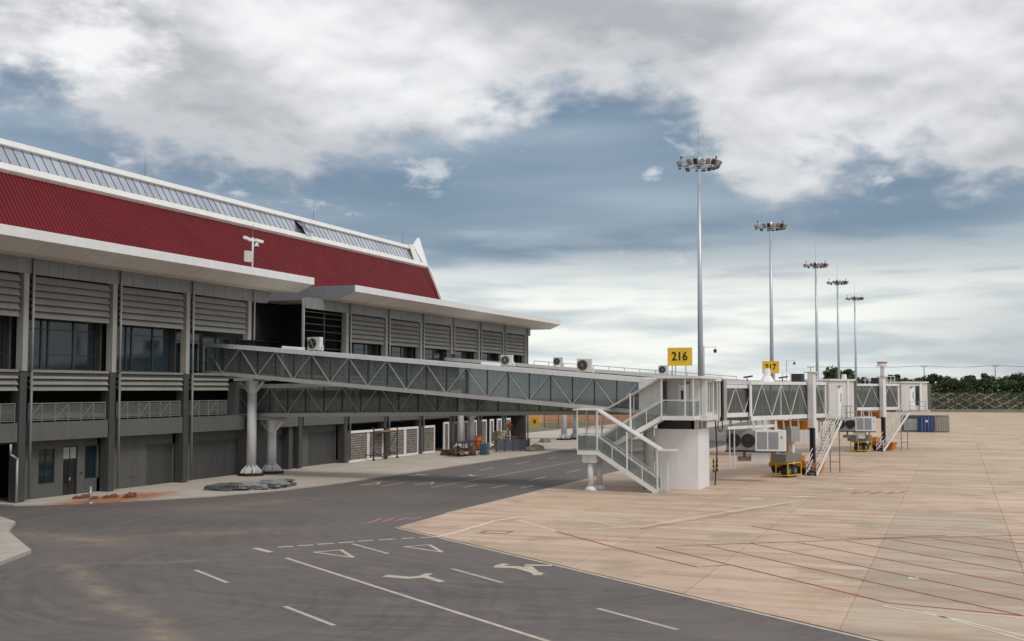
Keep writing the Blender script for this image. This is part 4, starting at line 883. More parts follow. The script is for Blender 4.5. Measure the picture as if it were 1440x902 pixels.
# ================================================================== apron drive boarding bridges
def boarding_bridge(pos, ang, num):
    t0 = thing('boarding_bridge', {'216': 'white telescopic boarding bridge of gate 216 with yellow drive and service stairs', '217': 'second white telescopic boarding bridge beyond, ending near the blue containers'}[num], 'boarding bridge', pos, -ang, group='telescopic boarding bridges', absolute=False)
    def B(nm, mt, *a, parent=None): return MB().box(*a).build(nm, mt, parent or t0)
    # rotunda
    f = MB()
    for i in range(20):
        an = 2 * math.pi * i / 20; f.beam((math.cos(an) * 1.45, math.sin(an) * 1.45, 4.9), (math.cos(an) * 1.45, math.sin(an) * 1.45, 7.4), .12, .46)
    f.build('rotunda_drum', 'beige_panel', t0); MB().cyl((0, 0, 7.4), (0, 0, 7.55), 1.75, n=24).build('rotunda_roof', 'white_paint', t0); MB().cyl((0, 0, 4.6), (0, 0, 4.9), 1.6, n=24).build('rotunda_floor', 'truss', t0)
    MB().cyl((0, 0, .03), (0, 0, 4.6), .4, n=18).build('rotunda_column', 'white_paint', t0, True)
    for x in (-1.3, 1.3):
        B('joint_post', 'box_grey', x - .12, x + .12, 1.35, 1.75, 4.65, 7.5); B('joint_post', 'black_paint', x * 1.06 - .08, x * 1.06 + .08, 1.05, 1.25, 4.6, 7.55)
    mb = MB()     # looped cable
    for i in range(14):
        a0, a1 = 2 * math.pi * i / 14, 2 * math.pi * (i + 1) / 14
        mb.cyl((1.3, 1.0 + .35 * math.cos(a0), 4.25 + .4 * math.sin(a0)), (1.3, 1.0 + .35 * math.cos(a1), 4.25 + .4 * math.sin(a1)), .04, n=6)
    mb.build('cable_loop', 'black_rubber', t0)
    def tunnel(nm, y0, y1, hw, z0, z1, npn, lead=.5):
        tn = MB().box(-hw, hw, y0, y1, z1 - .24, z1).box(-hw, hw, y0, y1, z0, z0 + .32).box(-hw, hw, y0, y0 + .02, z0, z1 - .3 if False else z0 + .34).build(nm, 'white_paint', t0)
        for s in (-1, 1):
            x = s * (hw - .05)
            MB().box(min(x, x - s * .1), max(x, x - s * .1), y0, y0 + lead, z0 + .321, z1 - .241).build('end_panel', 'white_paint', tn)
            MB().box(min(x, x - s * .1), max(x, x - s * .1), y1 - .25, y1, z0 + .321, z1 - .241).build('end_panel', 'white_paint', tn)
            w_ = (y1 - .25 - y0 - lead) / npn
            for i in range(npn):
                a = y0 + lead + i * w_; 
                MB().box(min(x - s * .06, x - s * .09), max(x - s * .06, x - s * .09), a + .02, a + w_ - .02, z0 + .33, z1 - .25).build('pane', 'bridge_glass', tn)
                MB().box(min(x, x - s * .1), max(x, x - s * .1), a - .022, a + .022, z0 + .322, z1 - .242).build('mullion', 'olive_grey' if i % 3 else 'white_paint', tn)
                zz = (z0 + .35, z1 - .27)
                MB().beam((x - s * .0, a + .04, zz[i % 2]), (x, a + w_ - .04, zz[1 - i % 2]), .04, .04).build('brace', 'white_paint', tn)
        return tn
    tunnel('inner_tunnel', 1.8, 9.0, 1.15, 4.80, 7.15, 5, .55)
    tn = tunnel('outer_tunnel', 5.4, 18.6, 1.42, 4.52, 7.42, 8, .25)
    B('tunnel_lip', 'dark_metal', -1.2, 1.2, 1.8, 5.4, 4.62, 4.79, parent=tn)
    ur = MB()
    for y in (8.6, 9.8, 11, 12.2, 13.6): ur.beam((1.2, y, 4.52), (1.15, y + .25, 3.75), .10); ur.beam((-1.2, y, 4.52), (-1.15, y + .25, 3.75), .1)
    ur.beam((1.15, 2.2, 4.05), (1.15, 9.5, 4.05), .22, .2); ur.beam((1.15, 2.6, 4.1), (1.15, 2.6, 1.1), .07).beam((1.15, 3.3, 4.1), (1.15, 3.3, 1.1), .07)
    ur.build('underframe', 'white_paint', t0)['kind'] = 'stuff'
    # lift portal
    yp = 15.1
    for s in (-1, 1):
        pc = B('portal_post', 'white_paint', s * 1.72 - .24, s * 1.72 + .24, yp - .26, yp + .26, 3.75, 8.15 if s > 0 else 7.45)
        B('lift_tube', 'black_paint' if s > 0 else 'orange', s * 1.72 - .17, s * 1.72 + .17, yp - .17, yp + .17, 1.0, 3.749, parent=pc)
    B('portal_cap', 'pale_board', 1.2, 2.1, yp - .35, yp + .35, 8.151, 8.22)
    rl = MB()
    for y in (15.9, 16.6, 17.3, 18.0):
        for x in (-1.2, 1.2): rl.beam((x, y, 7.42), (x, y, 8.25), .05)
    for x in (-1.2, 1.2): rl.beam((x, 15.5, 8.25), (x, 18.1, 8.25), .05); rl.beam((x, 15.5, 7.85), (x, 18.1, 7.85), .04)
    rl.build('roof_railing', 'white_paint', t0); B('roof_cabinet', 'dark_metal', -.5, .4, 16.0, 16.6, 7.425, 8.1)
    # rear yellow drive and bogie
    MB().prism([(-1.9, 14.6, .55), (1.9, 14.6, .55), (1.9, 15.7, .55), (-1.9, 15.7, .55)], (0, 0, .45)).build('bogie_frame', 'orange', t0)
    B('drive_box', 'orange', -.6, .6, 14.3, 16.0, 1.0, 1.5)
    B('lift_beam', 'orange', -1.5, 1.5, 14.7, 15.6, 3.6, 4.3)
    B('orange_column', 'orange', -.95, -.3, 14.75, 15.45, 1.0, 3.6)
    for x in (-1.5, -.75, .75, 1.5):
        wl = MB().cyl((x - .18, 15.1, .53), (x + .18, 15.1, .53), .52, n=22).build('wheel', 'black_rubber', t0, True)
        MB().cyl((x - .19, 15.1, .53), (x + .19, 15.1, .53), .22, n=14).build('rim', 'olive_grey', wl)
    fr = MB()
    FX0, FX1, FY0, FY1 = .75, 1.75, 10.6, 12.9
    for (x, y) in ((FX0, FY0), (FX1, FY0), (FX0, FY1), (FX1, FY1)): fr.beam((x, y, .15), (x, y, 1.15), .07)
    for z in (.2, 1.12): fr.beam((FX0, FY0, z), (FX1, FY0, z), .07); fr.beam((FX1, FY0, z), (FX1, FY1, z), .07); fr.beam((FX0, FY0, z), (FX0, FY1, z), .07)
    fr.build('guard_frame', 'yellow', t0)
    for y in (11.2, 12.2):
        wl = MB().cyl((1.1, y, .5), (1.6, y, .5), .48, n=22).build('wheel', 'black_rubber', t0, True); MB().cyl((1.09, y, .5), (1.62, y, .5), .2, n=14).build('rim', 'olive_grey', wl)
    B('equipment_box', 'olive_grey', .65, 1.8, 10.2, 12.9, 1.2, 1.85); B('cabinet', 'box_grey', .5, 1.2, 12.4, 13.9, 2.7, 3.9); B('cabinet_stand', 'white_paint', .7, 1.0, 13.0, 13.4, .05, 2.7)
    MB().prism([(-.6, 16.6, .1), (1.6, 16.6, .1), (1.4, 17.6, .12), (-.4, 17.6, .12)], (.15, .2, .8)).build('hydraulic_box', 'orange', t0)
    # cab
    cy0, cy1 = 18.62, 23.4; zc0, zc1 = 4.45, 7.55
    cab = MB().prism([(-1.55, cy0 + .1, zc0), (1.55, cy0 + .1, zc0), (1.7, cy0 + .8, zc0), (1.7, cy1, zc0), (-1.7, cy1, zc0), (-1.7, cy0 + .8, zc0)], (0, 0, zc1 - zc0)).build('cab', 'beige_panel', t0)
    rf = MB().prism([(-1.7, cy0, zc1), (1.7, cy0, zc1), (1.85, cy0 + .8, zc1), (1.85, cy1 + .1, zc1), (-1.85, cy1 + .1, zc1), (-1.85, cy0 + .8, zc1)], (0, 0, .14)).build('cab_roof', 'white_paint', cab)
    dr = B('cab_door', 'white_clean', 1.701, 1.75, 20.0, 20.95, 4.55, 6.95, parent=cab); B('door_window', 'black_paint', 1.75, 1.762, 20.55, 20.68, 5.75, 6.5, parent=cab); B('door_handle', 'steel', 1.75, 1.8, 20.85, 20.9, 5.5, 5.7, parent=cab)
    B('cab_corner', 'white_paint', 1.702, 1.81, 21.8, 22.2, 4.46, 7.54, parent=cab); B('door_lamp', 'olive_grey', 1.705, 1.9, 20.1, 20.5, 7.05, 7.12, parent=cab)
    if num == '217':
        for (a, b_) in ((21.1, 21.45), (21.5, 21.78)): B('cab_window', 'window_glass', 1.702, 1.735, a, b_, 5.0, 7.2, parent=cab)
    bw = MB()
    for i in range(8): s_ = i * .1; bw.box(-1.66 + .02 * (i % 2), 1.66 - .02 * (i % 2), cy1 + s_ + .001, cy1 + s_ + .099, zc0 + .1, zc1 - .1 - .02 * (i % 2))
    bw.build('bellows', 'tarp_dark', cab)
    B('cab_floor_edge', 'truss', -1.74, 1.74, cy0 + .1, cy1 + .5, zc0 - .22, zc0 - .002, parent=cab)
    # service stairs on the right-hand side
    B('stair_platform', 'box_grey', 1.76, 2.75, 18.6, 21.6, 4.28, 4.36)
    top, foot = (18.6, 4.32), (13.75, .1); n = 17
    tm = MB().box(1.82, 2.62, -.13, .13, -.03, 0).mesh('stair_tread', 'box_grey')
    for i in range(n):
        f = (i + .5) / n; put('stair_tread', tm, t0, (0, top[0] + (foot[0] - top[0]) * f, top[1] + (foot[1] - top[1]) * f))
    for x in (1.78, 2.66):
        MB().beam((x, top[0], top[1] - .08), (x, foot[0], foot[1]), .06, .24).build('stair_stringer', 'white_paint', t0)
        for dz in (1.0, .55): MB().beam((x, top[0], top[1] + dz), (x, foot[0], foot[1] + dz), .045).build('stair_rail', 'white_paint', t0)
        ps = MB()
        for i in range(8): f = i / 7; ps.beam((x, top[0] + (foot[0] - top[0]) * f, top[1] + (foot[1] - top[1]) * f), (x, top[0] + (foot[0] - top[0]) * f, top[1] + (foot[1] - top[1]) * f + 1.0), .035)
        ps.build('stair_balusters', 'white_paint', t0)
    pr = MB()
    for (x, y) in ((2.68, 18.65), (2.68, 20.3), (2.68, 21.55), (1.8, 21.55)): pr.beam((x, y, 4.36), (x, y, 5.45), .045)
    for z in (4.9, 5.43): pr.beam((2.68, 18.65, z), (2.68, 21.55, z), .04); pr.beam((2.68, 21.55, z), (1.8, 21.55, z), .04)
    pr.build('platform_railing', 'pole_grey', t0)
    lg = MB().beam((1.8, 18.2, .05), (1.8, 18.2, 3.6), .07).beam((2.62, 18.2, .05), (2.62, 18.2, 3.6), .07).beam((1.8, 18.2, .9), (2.62, 18.2, .9), .05); lg.build('stair_leg', 'pole_grey', t0)
    for xx in (1.85, 2.45): MB().cyl((xx, 13.9, .19), (xx + .1, 13.9, .19), .15, n=14).build('stair_wheel', 'black_rubber', t0)
    # roof furniture: hooded vent and small flood lamps
    vt = MB().cyl((.2, 10.4, 7.42), (.2, 10.4, 7.85), .6, .34, 8).cyl((.2, 10.4, 7.85), (.2, 10.4, 8.45), .30, .26, 8); vt.build('roof_vent', 'white_clean', t0)
    for y in (6.4, 12.2): MB().beam((.6, y, 7.43), (.6, y, 7.68), .06).beam((.3, y, 7.72), (.95, y + .2, 7.82), .2, .12).build('roof_lamp', 'lamp_black', t0)
    if num == '217':
        MB().cyl((1.7, yp, 8.22), (1.7, yp, 9.35), .22, .22, 12).cyl((1.7, yp, 9.35), (1.7, yp, 9.42), .75, n=16).cyl((1.7, yp, 9.42), (1.7, yp, 9.75), .5, .5, 12).build('beacon', 'white_clean', t0, True)
        MB().cyl((1.7, yp, 9.76), (1.7, yp, 9.86), .62, .55, 14).build('beacon_cap', 'line_pink', t0)
    # hung cooling unit beneath the tunnel: a thing of its own
    c, s = math.cos(-ang), math.sin(-ang)
    def wp(x, y, z): return Vector((pos[0] + x * c - y * s, pos[1] + x * s + y * c, z))
    u = thing('cooling_unit', {'216': 'large white cooling unit with twin black fans hung under the gate 216 bridge', '217': 'white cooling unit with round black fan hung under the second boarding bridge'}[num], 'cooling unit', Vector((pos[0] + (3.4 if num == '216' else 7.0), pos[1] + (4.9 if num == '216' else 8.3), 2.36)), R_(-87), group='cooling units under the boarding bridges', absolute=False)
    MB().box(-.6, .5, -2.15, -.02, 0, 1.42).build('fan_casing', 'box_grey', u); MB().box(-.62, .6, -.019, 2.1, -.05, 1.47).build('filter_casing', 'white_clean', u)
    for y in (-1.6, -.55):
        fn = MB().cyl((.5, y, .7), (.57, y, .7), .51, n=28).build('fan_ring', 'black_paint', u)
        fb = MB()
        for k in range(5): an = k * 2 * math.pi / 5; fb.beam((.60, y, .7), (.60, y + .42 * math.cos(an), .7 + .42 * math.sin(an)), .02, .16, upv=(1, 0, 0))
        fb.cyl((.575, y, .7), (.63, y, .7), .11, n=12); fb.build('fan_blades', 'column_dark', fn)
    for (a, b_) in ((.1, .82), (.92, 1.64)): MB().box(.601, .615, a, b_, .1, 1.34).build('grille', 'grille', u)
    MB().box(.601, .62, 1.82, 1.92, .9, 1.02).build('badge', 'dark_metal', u)
    MB().box(-.65, .62, -2.25, 2.1, -.15, -.051).build('skid', 'dark_metal', u)
    hg = MB()
    for y in (-1.9, -.2, .6, 1.4):
        for x in (-.45, .35): hg.beam((x, y, 1.42), (x, y, 2.17), .08)
    hg.build('hanger', 'white_paint', u); MB().box(-.4, .45, -.3, .95, -.85, -.151).build('drain_box', 'white_paint', u); MB().box(-.4, .4, -1.35, -.45, -.8, -.5).beam((-.2, -.9, -.51), (-.2, -.9, -.1), .15).beam((.2, -.9, -.51), (.2, -.9, -.1), .15).build('pump', 'olive_grey', u)
boarding_bridge((-17.3, 82.93, 0), R_(18.6), '216')
boarding_bridge((-17.3, 82.93 + PIT, 0), R_(33.0), '217')

# ================================================================== light masts
def mast(x, y, idx, lab):
    t0 = thing('light_mast', lab, 'light mast', (x, y, 0), group='high floodlight masts along the apron')
    HT = 26.0; MB().cyl((x, y, 0.01), (x, y, HT), .29, .14, 16).build('pole', 'mast_steel', t0, True)
    MB().cyl((x, y, HT - .1), (x, y, HT + .3), .34, .4, 14).cyl((x, y, HT + .3), (x, y, HT + .65), .4, .25, 14).build('winch_head', 'steel', t0)
    r = MB(); n = 20; rr = 1.7
    for i in range(n):
        a0, a1 = 2 * math.pi * i / n, 2 * math.pi * (i + 1) / n
        r.beam((x + rr * math.cos(a0), y + rr * math.sin(a0), HT + .1), (x + rr * math.cos(a1), y + rr * math.sin(a1), HT + .1), .09)
    for i in range(6):
        a = math.pi * i / 3; r.beam((x + .4 * math.cos(a), y + .4 * math.sin(a), HT + .1), (x + rr * math.cos(a), y + rr * math.sin(a), HT + .1), .08)
    r.build('ring', 'steel', t0)
    for i in range(16):
        a = R_(-105 + i * 17.5) if i < 13 else R_(135 + (i - 13) * 40)
        d = Vector((math.cos(a), math.sin(a), 0)); p = Vector((x, y, HT + .06)) + d * 1.72
        q = p + d * .20 + Vector((0, 0, .20)); p2 = p - Vector((0, 0, .20)) - d * .04
        fl = MB().beam(p2, q, .34, .17, upv=d).build('floodlight', ('lamp_brown', 'lamp_black', 'steel')[i % 3], t0)
        g_ = p2 - (q - p2).normalized() * .03; MB().beam(g_, p2 + (q - p2) * .01, .37, .2, upv=d).build('lens', 'lamp_black', fl)
    for i in range(2):
        a = R_(20 + i * 180); MB().beam((x + 1.5 * math.cos(a), y + 1.5 * math.sin(a), HT + .1), (x + 1.5 * math.cos(a), y + 1.5 * math.sin(a), HT + .7), .04).box(x + 1.5 * math.cos(a) - .06, x + 1.5 * math.cos(a) + .06, y + 1.5 * math.sin(a) - .06, y + 1.5 * math.sin(a) + .06, HT + .6, HT + .8).build('obstruction_lamp', 'rust', t0)
    MB().cyl((x, y, HT + .64), (x, y, HT + 3.8), .03, .012, 6).build('lightning_rod', 'steel', t0)
    MB().cyl((x, y, .005), (x, y, .12), .6, n=16).build('base_plate', 'steel', t0)
MX = (('tallest-looking floodlight mast, rising behind the fully visible yellow gate sign', -20.3, 99.0), ('floodlight mast rising behind the half-hidden yellow gate sign', -20.3, 140.4), ('third floodlight mast along the apron, counted from the 216 sign', -20.15, 187.2), ('fourth floodlight mast along the apron, counted from the 216 sign', -19.8, 219.2), ('fifth floodlight mast along the apron, farthest from the 216 sign', -19.9, 259.2))
for i, (l, x, y) in enumerate(MX): mast(x, y, i, l)

# ================================================================== smaller things on the apron
def striped_post(px, py, lab):
    p = G(px, py, .031); t0 = thing('striped_bollard', lab, 'bollard', p, group='striped bollards beside the gate block')
    for i in range(6): MB().cyl(p + Vector((0, 0, i * .19)), p + Vector((0, 0, (i + 1) * .19)), .075, n=10).build('yellow_band' if i % 2 else 'black_band', 'yellow' if i % 2 else 'black_paint', t0)
striped_post(1003.5, 664, 'slim black and yellow striped bollard beside the white gate block'); striped_post(1008.5, 663, 'slim black and yellow striped bollard beside the white gate block')
def container(x0, x1, y0, y1, lab, mt, kind):
    t0 = thing('shipping_container', lab, 'container', ((x0 + x1) / 2, y0, .005))
    mb = MB(); z0, z1 = .15, 2.6
    nn = 16
    for yy, s_ in ((y0 + .05, 1),):
        for i in range(nn):
            a = x0 + .12 + (x1 - x0 - .24) * i / nn; b_ = a + (x1 - x0 - .24) / nn * .6; mb.box(a, b_, y0 + .02, y0 + .10, z0, z1)
    mb.box(x0 + .05, x1 - .05, y0 + .08, y1, z0, z1); mb.build('body', mt, t0)
    f = MB()
    for x in (x0, x1 - .12): f.box(x, x + .12, y0, y0 + .14, .006, 2.68)
    f.box(x0 + .121, x1 - .121, y0, y0 + .13, 2.54, 2.68).box(x0 + .121, x1 - .121, y0, y0 + .13, .006, .18); f.build('frame', mt if kind != 'slat' else 'olive_grey', t0)
    if kind == 'door':
        for i in range(2): MB().box(x0 + .2 + i * .9, x0 + 1.0 + i * .9, y0 - .03, y0 + .019, .2, 2.5).build('door_leaf', mt, t0)
        MB().box((x0 + x1) / 2 - .15, (x0 + x1) / 2 + .2, y0 - .05, y0 - .031, 1.6, 1.95).build('notice', 'white_clean', t0)
        for i in range(4): MB().cyl((x0 + .35 + i * .5, y0 - .05, .2), (x0 + .35 + i * .5, y0 - .05, 2.5), .025, n=6).build('lock_rod', 'steel', t0)
    if kind == 'panel': MB().box(x0 + .5, x1 - .3, y0 - .03, y0 + .019, .3, 2.1).build('white_panel', 'box_grey', t0)
    if kind == 'slat':
        for i in range(9): MB().box(x0 + .2 + i * .24, x0 + .36 + i * .24, y0 - .04, y0 + .019, .2, 2.5).build('slat', 'slat_beige', t0)
c1 = G(1278, 608); c2 = G(1327, 608)
container(c1.x - 1.2, c1.x + 1.6, 197, 203, 'teal container with a pale panel beside the blue container', 'teal_paint', 'panel')
container(c1.x + 1.65, c1.x + 3.75, 196.6, 202.6, 'deep blue container with a small white notice on its door', 'blue_paint', 'door')
container(c1.x + 3.8, c1.x + 6.0, 197.2, 203.2, 'container with beige vertical slats at the end of the row', 'olive_grey', 'slat')

# ================================================================== works area beside the terminal
def scaffold():
    a = G(528, 650); x0, y0 = a.x - 1.9, a.y + .4; x1, y1 = x0 + 1.5, y0 + 5.0; z = .09
    t0 = thing('scaffold_tower', 'low rusty scaffold tower standing before the white framed wall panels', 'scaffold', ((x0 + x1) / 2, (y0 + y1) / 2, z))
    for x in (x0, x1):
        for y in (y0, y0 + 2.5, y1):
            MB().cyl((x, y, z + .02), (x, y, 3.2), .065, n=6).build('standard', 'scaffold', t0); MB().cyl((x, y, z), (x, y, z + .16), .13, n=10).build('foot', 'scaffold', t0)
    for z_ in (.6, 2.7):
        for x in (x0, x1): MB().cyl((x, y0, z_), (x, y1, z_), .055, n=6).build('ledger', 'scaffold', t0)
        for y in (y0, y1): MB().cyl((x0, y, z_), (x1, y, z_), .045, n=6).build('transom', 'scaffold', t0)
    for (p, q) in (((x1, y0 + 2.5, .5), (x1, y1, 2.7)), ((x0, y0 + 2.5, .5), (x0, y0, 2.7)), ((x1, y0, .9), (x1, y0 + 2.5, .15))): MB().cyl(p, q, .055, n=6).build('brace', 'scaffold', t0)
    MB().box(x0 - .1, x1 + .1, y0 + 1.6, y1 - .3, 2.74, 2.84).build('plank', 'timber', t0)
scaffold()
def sack_stack():
    spots = ((307, 689, 'tarp_dark', .7, .4), (325, 689.5, 'tarp_dark', .75, .4), (345, 688.5, 'tarp_grey', .8, .6), (366, 688, 'tarp_grey', .7, .5), (384, 687, 'tarp_grey', .65, .65), (399, 684, 'tarp_dark', .55, .6))
    for i, (px, py, mt, s_, hh) in enumerate(spots):
        c = G(px, py, .088); n = max(2, int(hh / .13)); rnd = random.Random(i)
        t0 = thing('paver_stack', ('thin dark stack of paving sheets lying apart on the pavement', 'low dark stack of paving sheets next to the lighter stacks', 'pale grey stack of paving sheets below the tall white column', 'pale grey stack of paving sheets between the two tallest stacks', 'tallest grey stack of paving sheets by the column feet', 'dark heap of sheets closest to the short white column')[i], 'stack', c, group='stacks by the column feet')
        for k in range(n):
            a = rnd.uniform(-.12, .12); w_ = s_ * rnd.uniform(.75, 1.0); l_ = s_ * rnd.uniform(1.0, 1.35)
            me = MB().box(-w_, w_, -l_ / 1.0, l_, .0, .12).mesh('sheet', mt); put('sheet', me, t0, (rnd.uniform(-.12, .12), rnd.uniform(-.15, .15), k * .13), (rnd.uniform(-.03, .03), rnd.uniform(-.05, .05), a * 2))
sack_stack()
p = G(127, 709, .0); t0 = thing('standpipe', 'silver standpipe on the road edge by the orange earth', 'standpipe', p)
MB().cyl(p, p + Vector((0, 0, .95)), .06, n=10).build('pipe', 'steel', t0, True); MB().cyl(p, p + Vector((0, 0, .14)), .2, .07, 10).build('base', 'steel', t0, True)
MB().cyl(p + Vector((0, -.16, .62)), p + Vector((0, .16, .62)), .055, n=8).build('cross_outlet', 'steel', t0); MB().cyl(p + Vector((0, 0, .9)), p + Vector((0, 0, 1.05)), .09, .05, 10).build('cap', 'steel', t0)
# junk by the open bays
jr = random.Random(4)
def board_stack(px, py, mt, w_, l_, n, lab):
    c = G(px, py, .088); t0 = thing('timber_stack', lab, 'timber', c, jr.uniform(-.3, .3), absolute=False, group='building materials on the pavement')
    for k in range(n):
        me = MB().box(-w_ * jr.uniform(.8, 1), w_, -l_, l_ * jr.uniform(.8, 1), 0, .14).mesh('board', mt); put('board', me, t0, (jr.uniform(-.1, .1), jr.uniform(-.1, .1), k * .15), (0, 0, jr.uniform(-.15, .15)))
board_stack(634, 640, 'rust', .5, 1.2, 4, 'low rusty stack of bars left of the work bench')
board_stack(681, 640, 'teal_paint', .35, .7, 8, 'teal crates stacked at the end of the work bench')
board_stack(702, 630, 'pale_board', .45, .8, 13, 'pale plywood stack standing beside the blue formwork')
def bench():
    c = G(655, 641, .088); t0 = thing('work_bench', 'cluttered dark work bench on trestles beside the open bays', 'bench', c)
    MB().box(c.x - .7, c.x + .7, c.y - 2.4, c.y + 2.6, c.z + 1.35, c.z + 1.43).build('top', 'scaffold', t0)
    for y in (-2.2, -.6, 1.0, 2.4):
        for x in (-.6, .6): MB().beam((c.x + x, c.y + y, c.z), (c.x + x, c.y + y, c.z + 1.35), .08).build('leg', 'rust', t0)
    MB().box(c.x - .6, c.x + .6, c.y - 2.2, c.y + 2.4, c.z + .4, c.z + .46).build('shelf', 'timber', t0)
bench()
for i, (px, py, mt, s_, lab) in enumerate(((643, 641, 'box_grey', .45, 'grey drum under the work bench'), (664, 641, 'rust', .55, 'rusty drum under the work bench'))):
    c = G(px, py, .088); o = thing('drum', lab, 'drum', c); MB().cyl(c, c + Vector((0, 0, .95)), s_ * .7, n=16).build('shell', mt, o, True)
    for z in (.02, .33, .64, .9): MB().cyl(c + Vector((0, 0, z)), c + Vector((0, 0, z + .04)), s_ * .73, n=16).build('hoop', mt, o, True)
c = G(673, 633, .088); o = thing('orange_barrel', 'bright orange barrel standing by a white column', 'barrel', c + Vector((0, 0, 0)))
MB().cyl(c, c + Vector((0, 0, 1.5)), .33, .36, 18).build('shell', 'hi_vis', o, True); MB().cyl(c + Vector((0, 0, 1.5)), c + Vector((0, 0, 1.57)), .39, n=18).build('lid', 'hi_vis', o)
# blue formwork panels
fa_, fb_ = G(698, 637), G(744, 635); 
t0 = thing('formwork_fence', 'row of dirty blue formwork panels with dark frames on the pavement', 'formwork', (fa_ + fb_) / 2 + Vector((0, 0, .088)))
n = 4
for i in range(n):
    a = fa_.lerp(fb_, i / n); b_ = fa_.lerp(fb_, (i + 1) / n)
    MB().beam((a + b_) / 2 + Vector((0, 0, .3)) if False else a.lerp(b_, .03) + Vector((0, 0, .75)), a.lerp(b_, .97) + Vector((0, 0, .75)), .06, 1.05).build('panel', 'form_blue', t0)
    MB().beam(a + Vector((0, 0, .09)), a + Vector((0, 0, 1.42)), .14).build('post', 'rust', t0)
    MB().beam(a + Vector((0, 0, 1.36)), b_ + Vector((0, 0, 1.36)), .10, .10).build('rail', 'rust', t0)
MB().beam(fb_ + Vector((0, 0, .09)), fb_ + Vector((0, 0, 1.42)), .14).build('post', 'rust', t0)
for i, (px, py, s_, lab) in enumerate(((752, 634, 1.3, 'grey heap of rubble beside the blue formwork'), (766, 622, 1.0, 'low dark heap of rubble by the far column feet'))):
    o = lump(G(px, py, .088), s_ * .7, s_ * 1.3, s_ * .5, 11 + i, 'rubble_heap', 'mound'); tag(o, lab, 'rubble', 'rubble heaps')
# people
def person(p, shirt, trousers, hat, lab, arm):
    t0 = thing('person', lab, 'person', p, R_(200), absolute=False)
    V = [(0, 0, .95), (0, 0, 1.2), (0, 0, 1.42), (0, 0, 1.52), (0, .02, 1.64), (.1, 0, .9), (.11, .03, .5), (.11, -.02, .06), (.11, .13, .04), (-.1, 0, .9), (-.12, -.03, .5), (-.12, -.06, .06), (-.12, .09, .04), (.2, 0, 1.4), (.26, .05, 1.12), (.24, .22, .96), (-.2, 0, 1.4), (-.28, .06, 1.14), (-.25, .25, 1.0 + arm)]
    Eg = [(0, 1), (1, 2), (2, 3), (3, 4), (0, 5), (5, 6), (6, 7), (7, 8), (0, 9), (9, 10), (10, 11), (11, 12), (2, 13), (13, 14), (14, 15), (2, 16), (16, 17), (17, 18)]
    rad = [.15, .15, .15, .065, .10, .10, .07, .05, .045, .10, .07, .05, .045, .075, .055, .04, .075, .055, .04]
    me = bpy.data.meshes.new('body'); me.from_pydata(V, Eg, []); ob = bpy.data.objects.new('tmp', me); COL.objects.link(ob)
    ob.modifiers.new('s', 'SKIN')
    for v, r in zip(me.skin_vertices[0].data, rad): v.radius = (r, r * .85)
    me.skin_vertices[0].data[0].use_root = True
    ss = ob.modifiers.new('u', 'SUBSURF'); ss.levels = 2
    dg = bpy.context.evaluated_depsgraph_get(); dg.update(); m2 = bpy.data.meshes.new_from_object(ob.evaluated_get(dg)); bpy.data.objects.remove(ob)
    m2.materials.clear(); [m2.materials.append(M[k]) for k in (shirt, trousers, 'skin', 'black_rubber')]
    for f in m2.polygons:
        c_ = f.center; f.use_smooth = True
        f.material_index = 2 if (c_.z > 1.5 or (abs(c_.x) > .2 and c_.z < 1.06 and c_.z > .9)) else 3 if c_.z < .1 else 1 if c_.z < .93 else 0
    put('body', m2, t0)
    bm = bmesh.new(); bmesh.ops.create_uvsphere(bm, u_segments=12, v_segments=8, radius=.125)
    for v in bm.verts: v.co.z = max(v.co.z, -.02) * 1.05; v.co.y *= 1.1
    hm = bpy.data.meshes.new('helmet'); bm.to_mesh(hm); bm.free(); hm.materials.append(M[hat]); put('helmet', hm, t0, (0, .02, 1.68))
    return t0
c = G(717, 631.5, .088); t0 = thing('trestle_platform', 'timber trestle platform behind the blue formwork under the worker', 'platform', c)
MB().box(c.x - .6, c.x + .6, c.y - .8, c.y + .8, c.z + 1.27, c.z + 1.35).build('deck', 'timber', t0)
for x in (-.5, .5):
    for y in (-.7, .7): MB().beam((c.x + x, c.y + y, c.z), (c.x + x, c.y + y, c.z + 1.27), .08).build('leg', 'timber', t0)
person(c + Vector((0, 0, 1.35)), 'hi_vis', 'denim', 'yellow', 'worker in orange vest and blue trousers standing above the blue formwork', .25)
person(G(731, 634, .088), 'dark_red', 'denim', 'dark_red', 'worker in dark red top standing behind the blue formwork', .1)
